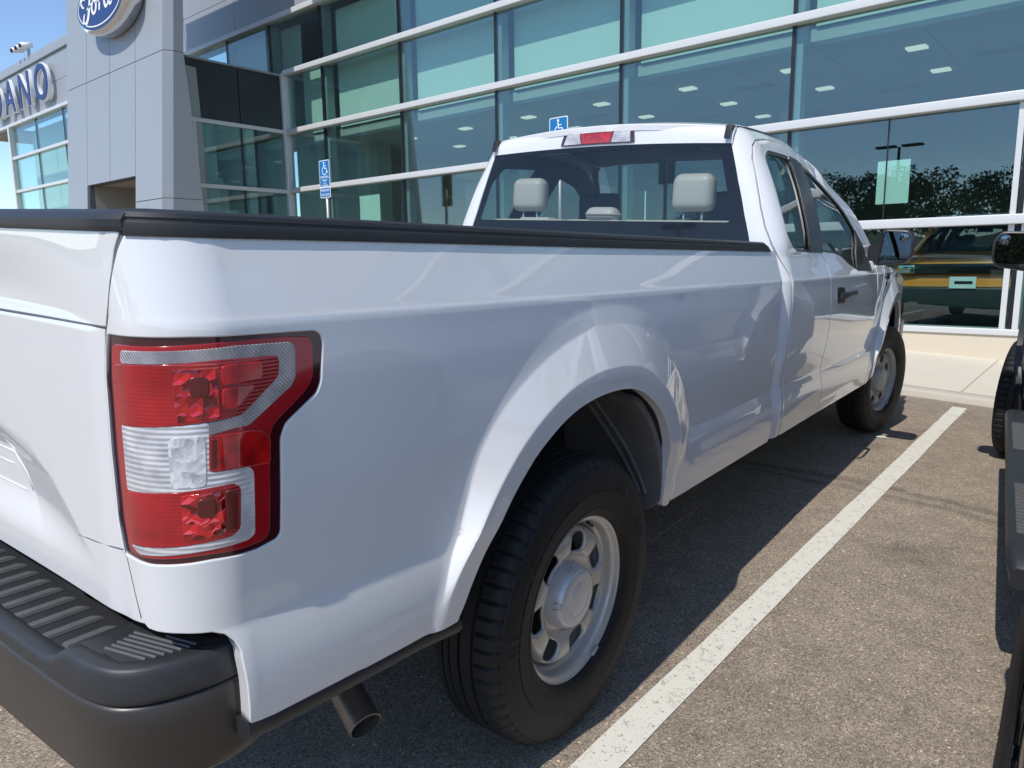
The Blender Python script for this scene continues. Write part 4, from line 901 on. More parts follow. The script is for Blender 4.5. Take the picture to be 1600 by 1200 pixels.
def build_truck(root,first=None,opt=None):
    opt=opt or {}
    P=M['paint']; both=(False,True)
    # ---- bed sides
    rear=[( -1.084,1.328)]+[(s_,z) for z,s_ in GAPX[1:4]]+[(-1.168,1.196)]
    def bedouter():
        o=[(1.545,1.303),(1.20,1.3055),(0,1.317),(-.6,1.3235),(-1.075,1.3285)]
        o+=[(s_+.004,z) for z,s_ in GAPX]
        o+=[(-1.120,.749),(-1.104,.7475),(-1.068,.7475),(-1.022,.745),(-1.004,.738),(-.992,.724),(-.985,.706),(-.985,.690),(-.982,.647),(-.980,.574),(-.94,.5715),(-.78,.565),(-.60,.559),(-.512,.5555)]
        o+=[p for p in catmull([(-.512,.5555)]+[q for q in ARCH if q[1]>.56 and True],n=4)][1:]
        o+=[(.4685,.555),(.470,.535),(.477,.520),(.495,.514),(.80,.509),(1.46,.500),(1.535,.499),(1.540,.52)]
        return o
    so=bedouter()
    hole=rnd(ZN['outer'],.006,2)
    def arcline(d,wy=0): 
        return [(wy+(np.interp(a,_TA,_TR)+d)*math.cos(a),.55+(np.interp(a,_TA,_TR)+d)*math.sin(a)) for a in np.linspace(-.15,3.25,170)]
    def zline(zz,y0,y1): return [(y,zz-.011*(y+1)) for y in np.arange(y0,y1,.014)]
    def arcv(tab,o_):
        L=[]
        for a in np.linspace(-.15,3.25,170):
            r_=float(np.interp(a,_TA,_TR))+pl(math.degrees(a),tab)+o_; L.append((r_*math.cos(a),.55+r_*math.sin(a)))
        return L
    FD=(.050,.0575,.061,.0645,.072)
    ZL=(.728,.735,.741,.747,.754,1.196,1.203,1.208,1.213,1.219,1.227)
    FL_=[arcline(d) for d in FD]+[arcv(_d2,o_) for o_ in (-.010,-.004,0,.004)]+[arcv(_d3,o_) for o_ in (-.005,0,.005,.011)]+[zline(z,-1.13,1.53) for z in ZL]
    for mi in both:
        panel('bed_side',lift,so,[hole],P,root,step=.0155,depth=.03,hem=.0028,mirror=mi,lines=FL_)
        # inner return that closes the rear lower corner behind the bumper end
        b=MB(); s_=-1 if mi else 1
        b.prism([(s_*.935,-.975),(s_*.945,-.955),(s_*.93,-.93),(s_*.88,-.96)],'z',.575,.70); b.build('corner_flange',P,root)
        # lower black edge strip behind the wheel
        b=MB(); L=[(-.985,.578),(-.94,.5715),(-.78,.565),(-.60,.559),(-.50,.554)]; vs=[];fs=[]
        for y,z in L:
            for dx_,dz_ in ((-.002,.004),(.001,-.002),(.002,-.018),(-.006,-.030),(-.05,-.034),(-.05,.0)): vs.append((s_*(side(y,z+.005)+dx_),y,z+dz_))
        for i in range(len(L)-1):
            for k in range(6): fs.append((i*6+k,i*6+(k+1)%6,(i+1)*6+(k+1)%6,(i+1)*6+k))
        fs+=[tuple(range(6)),tuple(range(24,30))]; b.add(vs,fs); b.build('lower_trim',M['plastic'],root,auto=R_(40))
        # wheelhouse
        vs=[];fs=[]; A=[(-.53,.565)]+[(q[0]*1.055,(q[1]-.5)*1.04+.5) for q in ARCH[3:-3]]+[(.493,.535)]
        n=60; A=catmull(A,n=3); xs_=[.972,.94,.90,.84,.78,.72,.64,.58]
        for i,(y,z) in enumerate(A):
            for j,xv in enumerate(xs_):
                rib=0
                vs.append((s_*(xv if j else min(xv,side(y,z)-.008)),y,z))
        for i in range(len(A)-1):
            for j in range(len(xs_)-1): fs.append((i*len(xs_)+j,(i+1)*len(xs_)+j,(i+1)*len(xs_)+j+1,i*len(xs_)+j+1))
        o=mesh('wheelhouse',vs,fs,M['liner'],root,True)
        # pressed guard at the front of the opening, with a rolled edge and ribs
        b=MB(); G=[(.972,.53),(.975,.60),(.972,.72),(.965,.80),(.955,.875),(.83,.90),(.76,.905),(.745,.86),(.76,.80),(.80,.72),(.86,.62),(.90,.54),(.915,.49)]
        yg=lambda xx,zz:.474*math.sqrt(max(.02,1-((zz-.52)/.47)**2))-.010 if zz>.52 else .464
        vsf=rnd(G,.02,3)
        def fg(u,v): return (u,yg(u,v),v)
        pg=panel('guard_panel',fg,[(a,c) for a,c in vsf],[],M['liner'],root,step=.03,depth=.02,hem=.003,mirror=mi)
        b=MB()
        for off_ in (.0,.035):
            L=[(.77+off_,.87),(.79+off_,.79),(.83+off_,.70),(.875+off_*.8,.61),(.905+off_*.6,.55)]; L=catmull(L,n=5)
            b.tube([(s_*u,yg(u,v)-.003,v) for u,v in L],.0075,8)
        b.build('pressed_rib',M['liner'],pg,smooth=True,fix=False)
        b=MB(); b.box(s_*.57,s_*.60,-.62,.62,.45,1.0); b.build('wheelhouse_wall',M['dark'],root)
    # ---- tailgate
    tgo=[(abs(lift(s_-.004,z)[0]),z) for z,s_ in GAPX[1:]]
    tgo=[(lift(-1.088,1.329)[0],1.329)]+tgo
    # keep clear of the rounded body corner: tailgate edge line
    right=[(x-.0075,z) for x,z in tgo]
    o=right+[(.845,.745),(.70,.742),(-.70,.742),(-.845,.745)]+[(-x,z) for x,z in right[::-1]]
    def tailc(x,z):
        ax=abs(x); p=tail(x,z); d=ax-.80
        return (p[0],p[1]+(max(0,d)**2*4.6 if d>0 else 0),p[2])
    tg=panel('tailgate',tailc,o[::-1],[],P,root,step=.0095,depth=.03,hem=.0025,lines=[[(s_*x,z) for x,z in dn_] for s_ in (1,-1) for dn_ in ([(x,float(np.interp(x,TGT[0],TGT[1]))) for x in np.arange(0,.566,.009)],[(x,float(np.interp(x,TGB[0],TGB[1]))) for x in np.arange(0,.566,.009)],[(.566+(.926-z)*1.17,z) for z in np.arange(.926,.80,-.008)])])
    for s_ in (1,-1):
        b=MB(); b.tube([(s_*(abs(lift(q-.0015,z)[0])+.000),lift(q-.0015,z)[1]+.0055,z) for z,q in [(1.325,-1.090)]+GAPX[1:]],.0045,6); b.build('gap_shade_strip',M['joint'],tg,smooth=True,fix=False)  # dark strip set into the gap, its colour stands for the shade there
    b=MB(); vs=[];fs=[]; sec=[(-.003,1.3315),(-.009,1.337),(-.010,1.347),(-.004,1.356),(.012,1.361),(.06,1.362),(.075,1.352),(.075,1.33)]
    X=np.linspace(-.858,.858,41); n=len(sec)
    for x in X:
        yb=tailc(x,1.325)[1]
        for dy,z in sec: vs.append((x,yb+dy,z))
    for i in range(len(X)-1):
        for k in range(n): fs.append((i*n+k,i*n+(k+1)%n,(i+1)*n+(k+1)%n,(i+1)*n+k))
    fs+=[tuple(range(n)),tuple((len(X)-1)*n+k for k in range(n))]; b.add(vs,fs); b.build('tailgate_cap',M['plastic'],tg,auto=R_(35))
    # thin shadow gap trim and stamped outline
    def seam(pts,nm,rad,mt,off=0):
        b=MB(); P_=[]
        for x,z in dens2(pts,.03): p=tailc(x,z); P_.append((p[0],p[1]+off,p[2]))
        b.tube(P_,rad,6); return b.build(nm,mt,tg,smooth=True,fix=False)
    def dens2(L,st):
        out=[]
        for a,c in zip(L[:-1],L[1:]):
            k=max(1,int(math.hypot(c[0]-a[0],c[1]-a[1])/st)); out+=[(a[0]+(c[0]-a[0])*j/k,a[1]+(c[1]-a[1])*j/k) for j in range(k)]
        return out+[L[-1]]
    seam([(-.80,1.196),(-.4,1.193),(0,1.192),(.4,1.193),(.80,1.196)],'panel_gap',.0022,M['joint'],.0006)
    seam([(.655,.842),(.72,.848),(.80,.856)],'crease_shade_line',.0014,M['joint'],.0008)  # dark line drawn for the shade along the lower crease
    for L in ([(.30,.925),(.385,.925),(.425,.900),(.445,.865)],[(.30,.90),(.37,.90)],[(.27,.86),(.42,.86)]): seam(L,'stamped_line',.0028,P,.0012)
    # inner side of the gate and bed tub
    b=MB(); b.box(-.80,.80,-1.045,-1.01,.80,1.33); b.build('tailgate_inner',P,tg)
    b=MB(); b.box(-.55,.55,-1.0,1.50,.79,.83); b.box(-.78,-.551,-1.0,-.56,.79,.83); b.box(.551,.78,-1.0,-.56,.79,.83); b.box(-.78,-.551,.56,1.50,.79,.83); b.box(.551,.78,.56,1.50,.79,.83)
    for s_ in (-1,1):
        b.box(s_*.78,s_*.82,-1.0,-.56,.83,1.31); b.box(s_*.78,s_*.82,.56,1.50,.83,1.31); b.box(s_*.78,s_*.82,-.56,.56,1.0,1.31)
        b.box(s_*.57,s_*.78,-.5,.5,.99,1.06,.02); b.box(s_*.555,s_*.568,-.5,.5,.83,1.06)
    b.box(-.78,.78,1.46,1.50,.83,1.30); b.build('bed_tub',P,root,auto=R_(40))
    # ---- rail caps
    sec=[(.004,-.004),(.006,.004),(.005,.0135),(.0015,.0165),(.0015,.0185),(.003,.021),(.001,.0275),(-.006,.0315),(-.05,.033),(-.085,.030),(-.09,.010),(-.09,-.02)]; n=len(sec)
    for s_ in (1,-1):
        b=MB(); vs=[];fs=[]; Y=[-1.084,-1.075,-1.06,-1.035,-1.0,-.965,-.93,-.8,-.6,-.3,0,.4,.8,1.1,1.40,1.455,1.475]
        for y in Y:
            zt=pl(y,[(-1.1,1.3300),(-.6,1.3255),(0,1.3190),(1.2,1.3075),(1.5,1.3045)]); p=lift(y,zt-.004)
            q=lift(y+.01,zt-.004); q0=lift(y-.01,zt-.004); tx,ty=q[0]-q0[0],q[1]-q0[1]; h=math.hypot(tx,ty); nx,ny=ty/h,-tx/h
            sc=1 if y<1.42 else (.55 if y<1.46 else .1)
            for a,c in sec: vs.append((s_*(p[0]+nx*a),p[1]+ny*a,zt+(c if c<0 else c*sc*1.02)))
        for i in range(len(Y)-1):
            for k in range(n-1): fs.append((i*n+k,i*n+k+1,(i+1)*n+k+1,(i+1)*n+k))
        fs+=[tuple(range(n)),tuple((len(Y)-1)*n+k for k in range(n))]; b.add(vs,fs); b.build('rail_cap',M['greyplastic'],root,auto=R_(30))
    # ---- tail lights
    for mi in both:
        tl=panel('tail_light',lift,rnd(ZN['outer'],.008,2),[],M['lbez'],root,step=.02,depth=.03,hem=.001,off=-.0035,mirror=mi)
        def z_(k,nm,mt,off,r=.006,dp=.006): return panel(nm,lift,rnd(ZN[k],r,2),[],mt,tl,step=.02,depth=dp,hem=.0014,off=off,mirror=mi)
        z_('rim','red_lens_border',M['lrim'],-.0010,.010); z_('topstrip','clear_lens_band',M['lsil'],.0006,.004); z_('white','reversing_light',M['lwhite'],.0006,.004)
        z_('redtop','brake_lens',M['lred'],.0016,.007); z_('redlow','turn_signal_lens',M['lred'],.0016,.006); z_('redmid','side_reflector',M['lred2'],.0012,.003)
        z_('in1','reflector_cell',M['lred2'],.0030,.005); z_('in2','reflector_cell',M['lred2'],.0030,.005); z_('dark1','dark_cell',M['bulb'],.0028,.004); z_('dark2','dark_cell',M['bulb'],.0024,.001)
        for z0,z1 in ((1.072,1.146),(.896,.966)):
            panel('bulb_reflector',lift,rnd([(-1.055,z0),(-.999,z0+.004),(-.999,z1),(-1.055,z1-.002)],.004,2),[],M['fred'],tl,step=.02,depth=.003,hem=.001,off=.0024,mirror=mi)
            zc=(z0+z1)/2+.012
            panel('bulb_socket',lift,rnd([(-1.034,zc-.013),(-1.012,zc-.013),(-1.012,zc+.013),(-1.034,zc+.013)],.007,3),[],M['bulb'],tl,step=.02,depth=.003,hem=.002,off=.0030,mirror=mi)
        panel('reversing_reflector',lift,rnd([(-1.068,.974),(-1.022,.976),(-1.020,1.050),(-1.068,1.048)],.010,3),[],M['fclr'],tl,step=.02,depth=.003,hem=.0012,off=.0014,mirror=mi)
    # ---- step bumper
    PL=[(0,-1.176),(.25,-1.176),(.50,-1.172),(.66,-1.166),(.76,-1.161),(.815,-1.154),(.855,-1.141),(.885,-1.116),(.905,-1.082),(.919,-1.042),(.926,-1.01),(.928,-.985),(.926,-.955),(.92,-.93)]
    PLf=catmull(PL,n=4); PLf=[(-x,y) for x,y in PLf[::-1]][:-1]+PLf
    def off2(i,d):
        a=PLf[max(i-1,0)];c=PLf[min(i+1,len(PLf)-1)]; tx,ty=c[0]-a[0],c[1]-a[1]; h=math.hypot(tx,ty); return (PLf[i][0]-ty/h*d*1.0,PLf[i][1]+tx/h*d)
    def loftb(sec,nm,mt,par,auto=38):
        vs=[];fs=[]; n=len(sec)
        for i in range(len(PLf)):
            ax=abs(PLf[i][0]); cr=ss(.70,.745,ax)
            for d,z in sec:
                zz=z+(.026*cr*ss(.655,.668,z) if z>.655 else 0)+.0; x,y=off2(i,d+(.006*cr if z>.665 else 0)); vs.append((x,y,zz))
        for i in range(len(PLf)-1):
            for k in range(n-1): fs.append((i*n+k,(i+1)*n+k,(i+1)*n+k+1,i*n+k+1))
        o=mesh(nm,vs,fs,mt,par,True); bm=bmesh.new(); bm.from_mesh(o.data)
        bmesh.ops.recalc_face_normals(bm,faces=bm.faces)
        for e in bm.edges:
            if len(e.link_faces)==2 and e.calc_face_angle(0)>R_(auto): e.smooth=False
        bm.to_mesh(o.data); bm.free(); return o
    bp=loftb([(.10,.485),(.03,.497),(.008,.503),(.0005,.512),(0,.53),(0,.60),(.0015,.638),(.006,.644),(.02,.645)],'rear_bumper',M['bumperlow'],root,50)
    loftb([(.02,.646),(.004,.647),(.0015,.650),(.0006,.656),(.0015,.666),(.0035,.672),(.0075,.6755),(.014,.6765),(.029,.6760),(.034,.672),(.035,.660),(.036,.64)],'bumper_cover',M['greyplastic'],bp,40)
    # step pad: flat middle, raised corners
    def stz(x,y):
        ax=abs(x); return .6595+.041*ss(.685,.735,ax)
    inn=[(x,y) for x,y in [off2(i,.034) for i in range(len(PLf))]]
    inn=[p for p in inn if p[1]<-.99]
    sp=inn+[(.885,-.985),(.855,-1.005),(.83,-1.020),(.775,-1.035),(.735,-1.03),(.70,-1.02),(-.70,-1.02),(-.735,-1.03),(-.775,-1.035),(-.83,-1.02),(-.855,-1.005),(-.885,-.985)]
    def fst(x,y): return (x,y,stz(x,y))
    st=panel('step_pad',fst,sp,[],M['greyplastic'],bp,step=.022,depth=.05,hem=.002)
    b=MB(); 
    for k in range(-12,13):
        x=k*.054+.012
        if abs(x)>.67: continue
        y0,y1=-1.134,-1.036; w=.0105
        if abs(x)>.655: y0=-1.12
        b.add([(x-w,y0,.6605),(x+w,y0,.6605),(x+w,y1,.6605),(x-w,y1-.012,.6605),(x-w+.003,y0+.003,.6655),(x+w-.003,y0+.003,.6655),(x+w-.003,y1-.004,.6655),(x-w+.003,y1-.016,.6655)],[(4,5,6,7),(0,1,5,4),(1,2,6,5),(2,3,7,6),(3,0,4,7)])
    b.build('step_rib',M['ridge'],st,fix=False)
    for s_ in (1,-1):
        b=MB(); PD=[(.787,-1.118),(.840,-1.115),(.868,-1.085),(.882,-1.045),(.888,-1.005),(.868,-1.012),(.84,-1.030),(.80,-1.045),(.775,-1.052)]
        PD=rnd(PD,.008,2); b.prism([(s_*x,y) for x,y in PD],'z',.700,.7025); pd=b.build('corner_tread',M['greyplastic'],st)
        b=MB(); A=np.array(PD)
        for k in range(11):   # diagonal ridges across the pad
            q0=-1.112+k*.0105
            pts=[(x,q0+(x-.78)*.30) for x in np.linspace(.77,.90,40)]; ok=inside(np.array([p[0] for p in pts]),np.array([p[1] for p in pts]),PD)
            L=[p for p,t in zip(pts,ok) if t]
            if len(L)>3:
                (xa,ya),(xb,yb)=L[0],L[-1]; w=.0022
                b.add([(s_*xa,ya-w,.7024),(s_*xb,yb-w,.7024),(s_*xb,yb+w,.7024),(s_*xa,ya+w,.7024),(s_*xa,ya-w*.4,.7052),(s_*xb,yb-w*.4,.7052),(s_*xb,yb+w*.4,.7052),(s_*xa,ya+w*.4,.7052)],[(4,5,6,7),(0,1,5,4),(1,2,6,5),(2,3,7,6),(3,0,4,7)])
        b.build('tread_ridge',M['ridge'],pd,fix=False)
    b=MB(); b.box(-.80,.80,-1.03,-.93,.50,.645); b.box(-.5,.5,-1.02,-.9,.60,.735); b.build('bumper_bracket',M['dark'],bp)
    # trailer hitch
    b=MB(); b.box(-.04,.04,-1.20,-.9,.40,.48,.006); b.build('hitch_receiver',M['dark'],root,auto=R_(40))
    # ---- cab corner / side aperture
    gl_in=lambda t: YR2(t)-.11*math.pi/2
    co=[(gl_in(1.30)-.045,1.30)]
    co=[]
    # lower rear edge up, along the back glass edge, over the roof, along the door frame, down the rear door gap
    def sx(t,xt):   # s at which the wrapped surface reaches half width xt on the back wall
        x,_=cabx(YR2(t),t); return YR2(t)-.11*(math.pi/2)-((x-.11)-xt)
    co=[(1.70-.011,.493),(1.69,.60),(1.695,.75),(1.699,.95),(1.699,1.10),(1.690,1.19),(1.655,1.255),(1.612,1.33)]
    co=[(1.575,.497),(1.674,.495),(1.680,.60),(1.686,.75),(1.692,.95),(1.692,1.10),(1.682,1.19),(1.652,1.255),(1.618,1.33),(1.612,1.40),(1.622,1.48),(1.645,1.58),(1.680,1.70),(1.72,1.765),(1.765,1.795),(1.92,1.815),(2.10,1.822),(2.26,1.817),(2.40,1.803),(2.50,1.786),(2.62,1.755),(2.72,1.716),(2.84,1.655),(2.98,1.571),(3.10,1.490),(3.22,1.407),(3.335,1.322),(3.40,1.30)]
    # (door gap line, then the windscreen pillar back up to the roof)
    co+=[(3.47,1.315),(3.36,1.40),(3.22,1.505),(3.08,1.607),(2.95,1.70),(2.84,1.79),(2.77,1.86),(2.72,1.92),(2.3,1.925),(1.9,1.925),(1.72,1.925)]
    ts=[1.91,1.86,1.80]
    co+=[(sx(1.90,.66)+.0,1.915),(sx(1.86,.665),1.87),(sx(1.80,.645),1.80),(sx(1.76,.655),1.755),(sx(1.6,.705),1.60),(sx(1.45,.752),1.45),(sx(1.34,.787),1.34),(sx(1.30,.80),1.29),(1.66,1.285),(1.72,1.20)]
    # below the belt the corner simply wraps a little
    co=co[:-2]+[(1.50,1.27),(1.50,.70),(1.54,.50)]
    FRL=[[(y+WB,z) for y,z in L] for L in FL_[:len(FL_)-len(ZL)]]+[zline(z,1.5,4.9) for z in ZL]
    for mi in both: panel('cab_corner',cab,co,[],P,root,step=.02,depth=.035,hem=.0028,mirror=mi,lines=[zline(z,1.5,1.7) for z in ZL])
    # ---- roof skin with black drip mouldings
    yw=2.78
    ro=[(-.632,1.69),(-.3,1.662),(0,1.655),(.3,1.662),(.632,1.69),(.628,2.0),(.625,2.4),(.62,2.70),(.3,yw+.02),(0,yw+.04),(-.3,yw+.02),(-.62,2.70),(-.625,2.4),(-.628,2.0)]
    rf=panel('roof',roof,ro,[],P,root,step=.04,depth=.03,hem=.006)
    for s_ in (1,-1):
        b=MB(); vs=[];fs=[]; Y=[1.640,1.655,1.70,1.85,2.1,2.4,2.70]; 
        for y in Y:
            z=roof(.632,max(y,1.66))[2]-.012*ss(1.66,1.74,y)
            if y<1.65: z-=.045
            for dx_,dz_ in ((-.006,-.01),(-.006,.004),(.006,.007),(.022,.004),(.022,-.012)): vs.append((s_*(.633+dx_),y,z+dz_))
        for i in range(len(Y)-1):
            for k in range(4): fs.append((i*5+k,i*5+k+1,(i+1)*5+k+1,(i+1)*5+k))
        fs+=[tuple(range(5))]; b.add(vs,fs); b.build('roof_moulding',M['appl'],rf,auto=R_(40))
    # back header under the roof: from glass top to roof edge
    b=MB(); vs=[];fs=[]; X=np.linspace(-.66,.66,25)
    for x in X:
        ye=1.656+.035*(x/.632)**2; zt=roof(x,ye)[2]-.002; zb=1.775-.02*(x/.66)**2
        for k in range(7):
            t=k/6; z=zb+(zt-zb)*t; y=backy(zb)-.004+ (ye+.002-backy(zb)+.004)*t**3.0+.0; vs.append((x,y,z))
    for i in range(24):
        for k in range(6): fs.append((i*7+k,(i+1)*7+k,(i+1)*7+k+1,i*7+k+1))
    b.add(vs,fs); b.build('roof_header',P,root,smooth=True)
    # high brake light
    def hdr(x,v):   # v 0..1 over the header
        zt=roof(x,1.665)[2]-.004; zb=1.775-.02*(x/.66)**2; z=zb+(zt-zb)*v; return (x,backy(zb)-.004+(1.668-backy(zb)+.004)*v**3-.006,z)
    bl=panel('high_brake_light',hdr,rnd([(-.225,.10),(.185,.10),(.178,.80),(.14,.98),(-.15,.98),(-.205,.80)],.03,2),[],M['lbez'],root,step=.03,depth=.02,hem=.002)
    panel('red_centre',hdr,[(-.10,.16),(.055,.16),(.075,.9),(-.115,.9)],[],M['lred2'],bl,step=.03,depth=.004,hem=.001,off=.002)
    panel('cargo_lamp',hdr,[(-.205,.16),(-.108,.16),(-.122,.9),(-.18,.88)],[],M['lwhite'],bl,step=.03,depth=.004,hem=.001,off=.002)
    panel('cargo_lamp',hdr,[(.063,.16),(.165,.16),(.160,.78),(.135,.9),(.083,.9)],[],M['lwhite'],bl,step=.03,depth=.004,hem=.001,off=.002)
    # ---- rear window: black edge band and clear centre
    def bw(x,z): return (x,backy(z)-.003+.03*(abs(x)/.8)**4*.5,z)
    ow=[(.795,1.285),(.782,1.34),(.700,1.60),(.648,1.755),(.60,1.772),(.3,1.784),(0,1.788),(-.3,1.784),(-.60,1.772),(-.648,1.755),(-.700,1.60),(-.782,1.34),(-.795,1.285)]
    iw=rnd([(.690,1.418),(.672,1.51),(.607,1.735),(.3,1.750),(0,1.752),(-.3,1.750),(-.600,1.735),(-.655,1.634),(-.728,1.418)],[.02,.02,.05,.02,.02,.02,.05,.02,.02],3)
    def swp(u,v): p=bw(u,v); return p
    rw=panel('rear_window',bw,[(x,z) for x,z in ow],[iw],M['frit'],root,step=.05,depth=.006,hem=.001)
    panel('window_pane',bw,iw,[],M['rearglass'],rw,step=.08,depth=.002,hem=0,off=-.0008)
    # ---- doors
    DL=[(2.19,1.752),(2.0,1.757),(1.870,1.752),(1.785,1.715),(1.768,1.64),(1.742,1.50),(1.728,1.38),(1.770,1.325),(1.85,1.298),(2.05,1.293)]
    rdo=[(1.700,.493),(1.703,.60),(1.706,.75),(1.710,.95),(1.710,1.10),(1.700,1.185),(1.668,1.25),(1.632,1.33),(1.624,1.40),(1.634,1.48),(1.657,1.58),(1.692,1.695),(1.728,1.755),(1.768,1.784),(1.92,1.803),(2.10,1.811),(2.26,1.806),(2.385,1.793),(2.25,1.32),(2.262,1.278),(2.330,1.24),(2.336,1.1),(2.336,.9),(2.336,.484)]
    fdo=[(2.345,.484),(2.345,.9),(2.345,1.1),(2.339,1.245),(2.272,1.284),(2.262,1.325),(2.394,1.791),(2.50,1.774),(2.615,1.743),(2.715,1.704),(2.832,1.643),(2.97,1.560),(3.09,1.479),(3.21,1.396),(3.325,1.312),(3.42,1.262),(3.47,1.20),(3.50,1.10),(3.515,.95),(3.52,.75),(3.50,.60),(3.46,.462)]
    rh=rnd([(2.195,1.750),(1.875,1.752),(1.788,1.715),(1.768,1.64),(1.742,1.50),(1.728,1.38),(1.775,1.322),(1.86,1.297),(2.20,1.292)],[.005,.03,.03,.02,.02,.03,.03,.02,.005],3)
    fh=rnd([(2.275,1.296),(2.385,1.742),(2.50,1.735),(2.60,1.716),(2.70,1.683),(2.80,1.630),(2.93,1.548),(3.03,1.478),(3.13,1.400),(3.26,1.298),(3.345,1.235),(3.36,1.180),(2.98,1.190),(2.80,1.228),(2.66,1.272),(2.54,1.286)],[.004,.004,.02,.02,.02,.02,.02,.02,.02,.02,.02,.02,.05,.02,.02,.02],3)
    for mi in both:
        rd=panel('rear_door',cab,rdo,[rh],P,root,step=.022,depth=.03,hem=.0028,mirror=mi,lines=FRL[-len(ZL):])
        fd=panel('front_door',cab,fdo,[fh],P,root,step=.022,depth=.03,hem=.0028,mirror=mi,lines=FRL)
        sc_=lambda L,c,k:[(c[0]+(x-c[0])*k,c[1]+(z-c[1])*k) for x,z in L]
        def grow(L,d):
            n=len(L); a=1 if area(L)>0 else -1; out=[]
            for i in range(n):
                p,q=L[i-1],L[(i+1)%n]; tx,ty=q[0]-p[0],q[1]-p[1]; h=math.hypot(tx,ty) or 1; out.append((L[i][0]+a*ty/h*d,L[i][1]-a*tx/h*d))
            return out
        for dr,hl in ((rd,rh),(fd,fh)):
            panel('window_seal',cab,grow(hl,.002),[grow(hl,-.014)],M['appl'],dr,step=.04,depth=.012,hem=.001,off=-.006,mirror=mi)
            panel('door_glass',cab,grow(hl,-.010),[],M['cabglass'],dr,step=.06,depth=.003,hem=0,off=-.012,mirror=mi)
        # satin black centre pillar and mirror sail
        panel('pillar_trim',cab,[(2.055,1.296),(2.125,1.52),(2.198,1.7505),(2.395,1.740),(2.345,1.53),(2.285,1.294)],[],M['appl'],rd,step=.04,depth=.010,hem=.002,off=.0015,mirror=mi)
        panel('mirror_sail',cab,[(2.975,1.192),(3.02,1.26),(3.075,1.39),(3.10,1.415),(3.20,1.344),(3.28,1.280),(3.352,1.222),(3.352,1.186)],[],M['plastic'],fd,step=.04,depth=.01,hem=.002,off=.0015,mirror=mi)
        s_=-1 if mi else 1
        # door handle with dark cup
        cup=rnd([(2.475,1.035),(2.64,1.030),(2.64,1.112),(2.475,1.117)],.02,3)
        hp=panel('door_handle',cab,cup,[],M['appl'],fd,step=.03,depth=.01,hem=.003,off=.0012,mirror=mi)
        b=MB(); hx=lambda y:cab(y,1.075)[0]
        ring=[(2.500,1.078),(2.56,1.078),(2.62,1.078),(2.70,1.078),(2.77,1.077),(2.80,1.077)]
        vs=[];fs=[]
        for k,(y,z) in enumerate(ring):
            w=.017 if k<5 else .010; o_=.030 if 0<k<5 else .016
            base=hx(y)
            for a in range(10):
                t=2*math.pi*a/10; vs.append((s_*(base+o_+.008*math.cos(t)),y,z+w*math.sin(t)))
        for i in range(len(ring)-1):
            for k in range(10): fs.append((i*10+k,i*10+(k+1)%10,(i+1)*10+(k+1)%10,(i+1)*10+k))
        fs+=[tuple(range(10)),tuple(range(50,60))]; b.add(vs,fs); b.box(s_*(hx(2.78)-.005),s_*(hx(2.78)+.03),2.765,2.80,1.062,1.092,.004); b.build('grip',M['plastic'],hp,auto=R_(50))
        # door mirror
        mr=empty('door_mirror',root)
        b=MB(); b.prism([(s_*.955,3.17),(s_*.955,3.29),(s_*1.05,3.25),(s_*1.05,3.16)],'z',1.245,1.335); b.build('mirror_arm',M['plastic'],mr,auto=R_(40))
        oc=rnd([(1.020,1.222),(1.172,1.243),(1.196,1.285),(1.196,1.378),(1.165,1.423),(1.052,1.424),(1.035,1.41)],[.012,.02,.02,.02,.02,.012,.01],3)
        b=MB(); vs=[];fs=[]; cx,cz=1.11,1.325; n=len(oc)
        for (dy,k) in ((0,1.0),(-.006,.985),(.0,1.0),(.02,1.03),(.06,1.02),(.10,.90),(.125,.62)):
            for x,z in oc: vs.append((s_*(cx+(x-cx)*k),3.10+dy+(x-1.02)*(-.0)+.0,cz+(z-cz)*k))
        for i in range(2,6):
            for k in range(n): fs.append((i*n+k,i*n+(k+1)%n,(i+1)*n+(k+1)%n,(i+1)*n+k))
        fs.append(tuple(6*n+k for k in range(n))); b.add(vs,fs)
        # rim ring facing back
        ins=[(cx+(x-cx)*.90,cz+(z-cz)*.93) for x,z in oc]; m0=len(b.v)
        b.add([(s_*x,3.10,z) for x,z in oc]+[(s_*x,3.096,z) for x,z in ins]+[(s_*x,3.112,z) for x,z in ins],[(k,(k+1)%n,n+(k+1)%n,n+k) for k in range(n)]+[(n+k,n+(k+1)%n,2*n+(k+1)%n,2*n+k) for k in range(n)])
        b.build('mirror_housing',M['plastic'],mr,auto=R_(35))
        mz=1.262
        up=[p for p in ins if p[1]>mz]; 
        gl_=[(cx+(x-cx)*.905,cz+(z-cz)*.94) for x,z in oc]
        ci=[p for p in gl_]; 
        def clip(L,zc,above):
            out=[]
            for i in range(len(L)):
                a,c=L[i-1],L[i]; ia=(a[1]>zc)==above; ic=(c[1]>zc)==above
                if ia!=ic: t=(zc-a[1])/(c[1]-a[1]); out.append((a[0]+(c[0]-a[0])*t,zc))
                if ic: out.append(c)
            return out
        tilt=lambda x,z: 3.106+(x-cx)*(-.05)+(z-cz)*.03
        for nm,ab,mt in (('mirror_glass',True,M['mirror']),('lower_filler',False,M['gloss'])):
            L=clip(gl_,mz+(.002 if ab else -.002),ab); b=MB(); b.add([(s_*x,tilt(x,z)-(.0 if ab else .004),z) for x,z in L]+[(s_*x,tilt(x,z)+.004,z) for x,z in L],[tuple(range(len(L)))]+[tuple(range(2*len(L)-1,len(L)-1,-1))]+[(i,len(L)+i,len(L)+(i+1)%len(L),(i+1)%len(L)) for i in range(len(L))]); o=b.build(nm,mt,mr)
        b=MB(); vs=[];fs=[];nr=24
